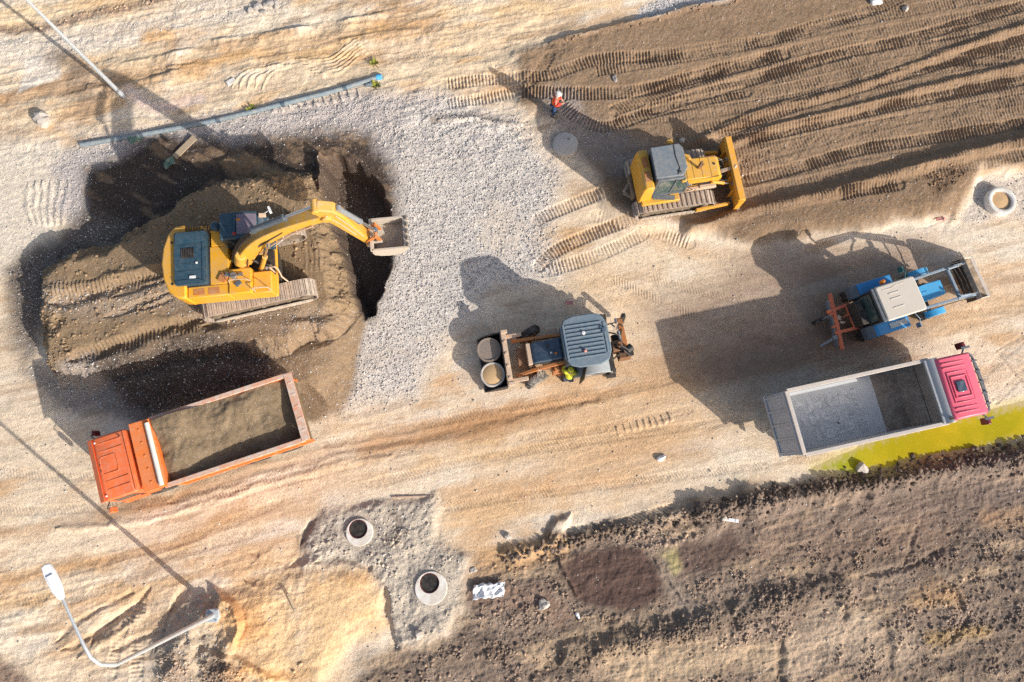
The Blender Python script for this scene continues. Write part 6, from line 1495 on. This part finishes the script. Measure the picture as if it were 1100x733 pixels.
def crumpled(px, py, L, wd, ang, mat, name, label, cat, seed, amp=0.10):
    x, y = G(px, py, 0.1); nx, ny = 26, 16; gx, gy = np.meshgrid(np.linspace(-L/2, L/2, nx), np.linspace(-wd/2, wd/2, ny))
    zz = amp*(1-np.abs(fbm(gx*3+seed, gy*3, 3, seed))*2) + 0.10; ex = 0.12*L*fbm(gy*4+seed, gx*0+2.2, 2, seed+3); ey = 0.22*wd*fbm(gx*4+seed, gy*0, 2, seed+5)
    m = MB(); m.add([(gx[j, i]+ex[j, i], gy[j, i]+ey[j, i], zz[j, i]) for j in range(ny) for i in range(nx)], [(j*nx+i, j*nx+i+1, (j+1)*nx+i+1, (j+1)*nx+i) for j in range(ny-1) for i in range(nx-1)])
    o = m.build(name, mat, None, 0, (x, y, hz(x, y)), (0, 0, R(ang))); md = o.modifiers.new('thickness', 'SOLIDIFY'); md.thickness = 0.01
    return tag(o, label, cat)
crumpled(525, 635, 1.25, 0.55, 8, 'white_plastic', 'plastic_sheet', 'crumpled white plastic sheet on the earth beside the lower manhole', 'plastic sheet', 41)
crumpled(183, 176, 0.5, 0.35, 35, 'green_plastic', 'green_sack', 'torn green sack on damp soil at the foot of the tan board', 'sack', 43)
crumpled(146, 150, 0.55, 0.4, 10, 'green_plastic', 'plastic_scrap', 'green plastic scrap right beside the blue pipe', 'scrap', 45)
crumpled(1010, 236, 0.42, 0.14, 4, 'red_plastic', 'plastic_scrap', 'pink red plastic strip at the edge of the brown ground near the sand filled ring', 'scrap', 47, 0.05)
crumpled(612, 325, 0.30, 0.16, 0, 'red_plastic', 'plastic_scrap', 'pinkish plastic scrap on the road in the shadow of the backhoe', 'scrap', 49, 0.04)
crumpled(397, 92, 0.30, 0.2, 20, 'pipe_blue', 'plastic_scrap', 'blue plastic scrap at the right end of the long pipe', 'scrap', 51, 0.06)
def weed(px, py, label, seed, n=46):
    rnd = random.Random(seed); x, y = G(px, py, 0.1); m = MB()
    for k in range(n):
        a = rnd.uniform(0, 6.28); r_ = rnd.uniform(0.02, 0.2); h = rnd.uniform(0.06, 0.2); c = (r_*math.cos(a), r_*math.sin(a), h); d = (0.07*math.cos(a+0.6), 0.07*math.sin(a+0.6), 0.03); e_ = (-0.03*math.sin(a), 0.03*math.cos(a), 0)
        m.add([(c[0]*0.2, c[1]*0.2, 0), (c[0]+e_[0], c[1]+e_[1], c[2]), (c[0]+d[0], c[1]+d[1], c[2]+d[2]), (c[0]-e_[0], c[1]-e_[1], c[2])], [(0, 1, 2, 3)])
    o = m.build('weed_plant', 'weed_green', None, 0, (x, y, hz(x, y)-0.01)); return tag(o, label, 'plant')
weed(270, 117, 'small yellow green weed in the middle of the blue pipe, on its upper side', 1)
weed(404, 92, 'small yellow green weed by the right end of the blue pipe', 2)
weed(402, 68, 'small yellow green weed above the right end of the blue pipe', 3, 30)

# puddle
def puddle():
    P = W(PUD, 0); P = smooth_line(np.vstack([P, P[:1]]), 5)[:-1]
    P = P+(P-P.mean(0))/np.linalg.norm(P-P.mean(0), axis=1)[:, None]*0.25
    gx = np.arange(P[:, 0].min()-0.1, P[:, 0].max()+0.2, 0.1); gy = np.arange(P[:, 1].min()-0.1, P[:, 1].max()+0.2, 0.1); GX, GY = np.meshgrid(gx, gy)
    d, _, _, ins = segs(P, True, GX, GY); sv = np.where(ins, d, -d); keep = sv > -0.05
    idx = -np.ones(GX.shape, int); idx[keep] = np.arange(keep.sum()); fs = []
    for jj in range(GX.shape[0]-1):
        for ii in range(GX.shape[1]-1):
            q = (idx[jj, ii], idx[jj, ii+1], idx[jj+1, ii+1], idx[jj+1, ii])
            if min(q) >= 0: fs.append(q)
    m = MB(); m.add([(a_, b_, -0.045) for a_, b_ in zip(GX[keep], GY[keep])], fs)
    mt, t, b = new_mat('algae_water')
    tc = nd(t, 'ShaderNodeNewGeometry').outputs['Position']
    n1 = nd(t, 'ShaderNodeTexNoise', Scale=0.55, Detail=5.0); t.links.new(tc, n1.inputs['Vector'])
    n2 = nd(t, 'ShaderNodeTexNoise', Scale=3.5, Detail=5.0); t.links.new(tc, n2.inputs['Vector'])
    cc = mixc(t, ramp(t, n1.outputs['Fac'], 0.42, 0.62), (0.42, 0.345, 0.006), (0.54, 0.40, 0.012)); 
    sx = nd(t, 'ShaderNodeSeparateXYZ'); t.links.new(tc, sx.inputs[0])
    gr = mathn(t, 'MULTIPLY', ramp(t, sx.outputs[0], 16.6, 13.6), ramp(t, sx.outputs[0], 12.4, 13.4)); cc = mixc(t, mathn(t, 'MULTIPLY', gr, 0.8), cc, (0.30, 0.36, 0.02))
    cc = mixc(t, mathn(t, 'MULTIPLY', ramp(t, n2.outputs['Fac'], 0.5, 0.7), 0.25), cc, (0.60, 0.45, 0.03))
    ea = nd(t, 'ShaderNodeAttribute', attribute_name='shore').outputs['Fac']
    ew = mathn(t, 'ADD', ea, mathn(t, 'MULTIPLY', mathn(t, 'SUBTRACT', n2.outputs['Fac'], 0.5), 0.9)); cc = mixc(t, ramp(t, ew, 0.42, 0.02), cc, (0.56, 0.44, 0.22))
    n4 = nd(t, 'ShaderNodeTexNoise', Scale=13.0, Detail=4.0); t.links.new(tc, n4.inputs['Vector']); cc = mixc(t, mathn(t, 'MULTIPLY', ramp(t, n4.outputs['Fac'], 0.45, 0.7), 0.35), cc, (0.34, 0.31, 0.02))
    t.links.new(cc, b.inputs['Base Color']); b.inputs['Roughness'].default_value = 0.4; b.inputs['Specular IOR Level'].default_value = 0.12
    o = m.build('puddle', mt); at = o.data.attributes.new('shore', 'FLOAT', 'POINT'); at.data.foreach_set('value', np.clip(sv[keep], 0, 1).astype(np.float32)); o['kind'] = 'structure'
puddle()

# ================================================================== LOOSE STONE AND CLODS
_t = (1+5**0.5)/2
ICO_V = np.array([(-1, _t, 0), (1, _t, 0), (-1, -_t, 0), (1, -_t, 0), (0, -1, _t), (0, 1, _t), (0, -1, -_t), (0, 1, -_t), (_t, 0, -1), (_t, 0, 1), (-_t, 0, -1), (-_t, 0, 1)])/math.sqrt(1+_t*_t)
ICO_F = np.array([(0, 11, 5), (0, 5, 1), (0, 1, 7), (0, 7, 10), (0, 10, 11), (1, 5, 9), (5, 11, 4), (11, 10, 2), (10, 7, 6), (7, 1, 8), (3, 9, 4), (3, 4, 2), (3, 2, 6), (3, 6, 8), (3, 8, 9), (4, 9, 5), (2, 4, 11), (6, 2, 10), (8, 6, 7), (9, 8, 1)])
def lumps(name, pos, size, tint, mat):
    n = len(pos); v = ICO_V[None]*(1+RNG.uniform(-0.42, 0.38, (n, 12, 1)))*size[:, None, None]*RNG.uniform(0.6, 1.25, (n, 1, 3))*np.array([1, 1, 0.75])
    a = RNG.uniform(0, 6.28, n); c, s_ = np.cos(a), np.sin(a)
    x = v[..., 0]*c[:, None]-v[..., 1]*s_[:, None]; y = v[..., 0]*s_[:, None]+v[..., 1]*c[:, None]
    co = np.stack([x, y, v[..., 2]], -1)+pos[:, None, :]
    f = (ICO_F[None]+12*np.arange(n)[:, None, None]).reshape(-1, 3)
    me = bpy.data.meshes.new(name); me.vertices.add(n*12); me.vertices.foreach_set('co', co.astype(np.float32).ravel())
    me.loops.add(f.size); me.loops.foreach_set('vertex_index', f.astype(np.int32).ravel()); me.polygons.add(len(f))
    me.polygons.foreach_set('loop_start', np.arange(0, f.size, 3, dtype=np.int32)); me.polygons.foreach_set('loop_total', np.full(len(f), 3, np.int32))
    at = me.attributes.new('soil_colour', 'FLOAT_COLOR', 'POINT'); cc = np.ones((n, 12, 4), np.float32); cc[..., :3] = tint[:, None, :]; at.data.foreach_set('color', cc.ravel())
    me.update(calc_edges=True); me.materials.append(mat)
    o = bpy.data.objects.new(name, me); COL.objects.link(o); o['kind'] = 'stuff'; return o
def lump_mat():
    m, t, b = new_mat('loose_stone'); a = nd(t, 'ShaderNodeAttribute', attribute_name='soil_colour').outputs['Color']
    pos = nd(t, 'ShaderNodeNewGeometry').outputs['Position']; n = nd(t, 'ShaderNodeTexNoise', Scale=25.0, Detail=3.0); t.links.new(pos, n.inputs['Vector'])
    c = mixc(t, mathn(t, 'MULTIPLY', n.outputs['Fac'], 0.25), a, (0.12, 0.10, 0.08)); t.links.new(c, b.inputs['Base Color']); b.inputs['Roughness'].default_value = 0.95; b.inputs['Specular IOR Level'].default_value = 0.15
    return m
LM = lump_mat()
def sample_field(n, fn, x0=-24, x1=26.5, y0=-9.5, y1=23):
    out = []
    while sum(len(o_) for o_ in out) < n:
        k = 60000; x = RNG.uniform(x0, x1, k); y = RNG.uniform(y0, y1, k)
        i = np.clip(np.searchsorted(xs, x), 0, NX-1); j = np.clip(np.searchsorted(ys, y), 0, NY-1)
        keep = RNG.uniform(0, 1, k) < fn(i, j); out.append(np.stack([x, y, H[j, i], i, j], -1)[keep])
        if len(out) > 60: break
    return np.concatenate(out)[:n]
P_ = sample_field(30000, lambda i, j: np.clip(PEB[j, i]-0.08, 0, 1)**1.5*0.8+0.006)
sz = 0.014+0.03*RNG.uniform(0, 1, len(P_))**3; pos = P_[:, :3].copy(); pos[:, 2] += sz*0.3
g_ = (0.36+0.42*RNG.uniform(0, 1, len(P_))**1.3)[:, None]*np.array([[1, 0.93, 0.86]])
lumps('gravel_stones', pos, sz, g_, LM)
P_ = sample_field(22000, lambda i, j: np.clip(ROU[j, i]-0.5, 0, 1)*(0.15+sstep(-0.1, 0.5, nB[j, i]+0.6*nA[j, i])))
ii, jj = P_[:, 3].astype(int), P_[:, 4].astype(int)
sz = 0.014+0.075*RNG.uniform(0, 1, len(P_))**5; pos = P_[:, :3].copy(); pos[:, 2] += sz*0.2
lumps('soil_clods', pos, sz, C[jj, ii]*RNG.uniform(0.9, 1.7, (len(P_), 1)), LM)
RL = [G(*p) for p in ((742, 547), (800, 533), (850, 522), (905, 513), (940, 509), (1000, 495), (1060, 484), (1120, 474), (1180, 464))]
RL2 = [G(*p) for p in ((540, 594), (600, 578), (650, 568), (700, 556), (760, 544), (800, 532))]
q_ = []
for L_, n_, sp_ in ((RL, 1500, 0.20), (RL2, 450, 0.16)):
    L_ = smooth_line(L_); t_ = RNG.uniform(0, len(L_)-1.001, n_); k_ = t_.astype(int); f_ = (t_-k_)[:, None]
    q_.append(L_[k_]*(1-f_)+L_[k_+1]*f_ + np.stack([RNG.normal(0, 0.1, n_), RNG.normal(-0.22, sp_, n_)], -1))
q_ = np.concatenate(q_); z_ = np.array([hz(a_, b_) for a_, b_ in q_]); sz = 0.02+0.11*RNG.uniform(0, 1, len(q_))**3
lumps('ridge_clods', np.column_stack([q_, z_+sz*0.3]), sz, RNG.uniform(0.6, 1.5, (len(q_), 1))*alb(112, 96, 84)[None, :], LM)
build_ground()
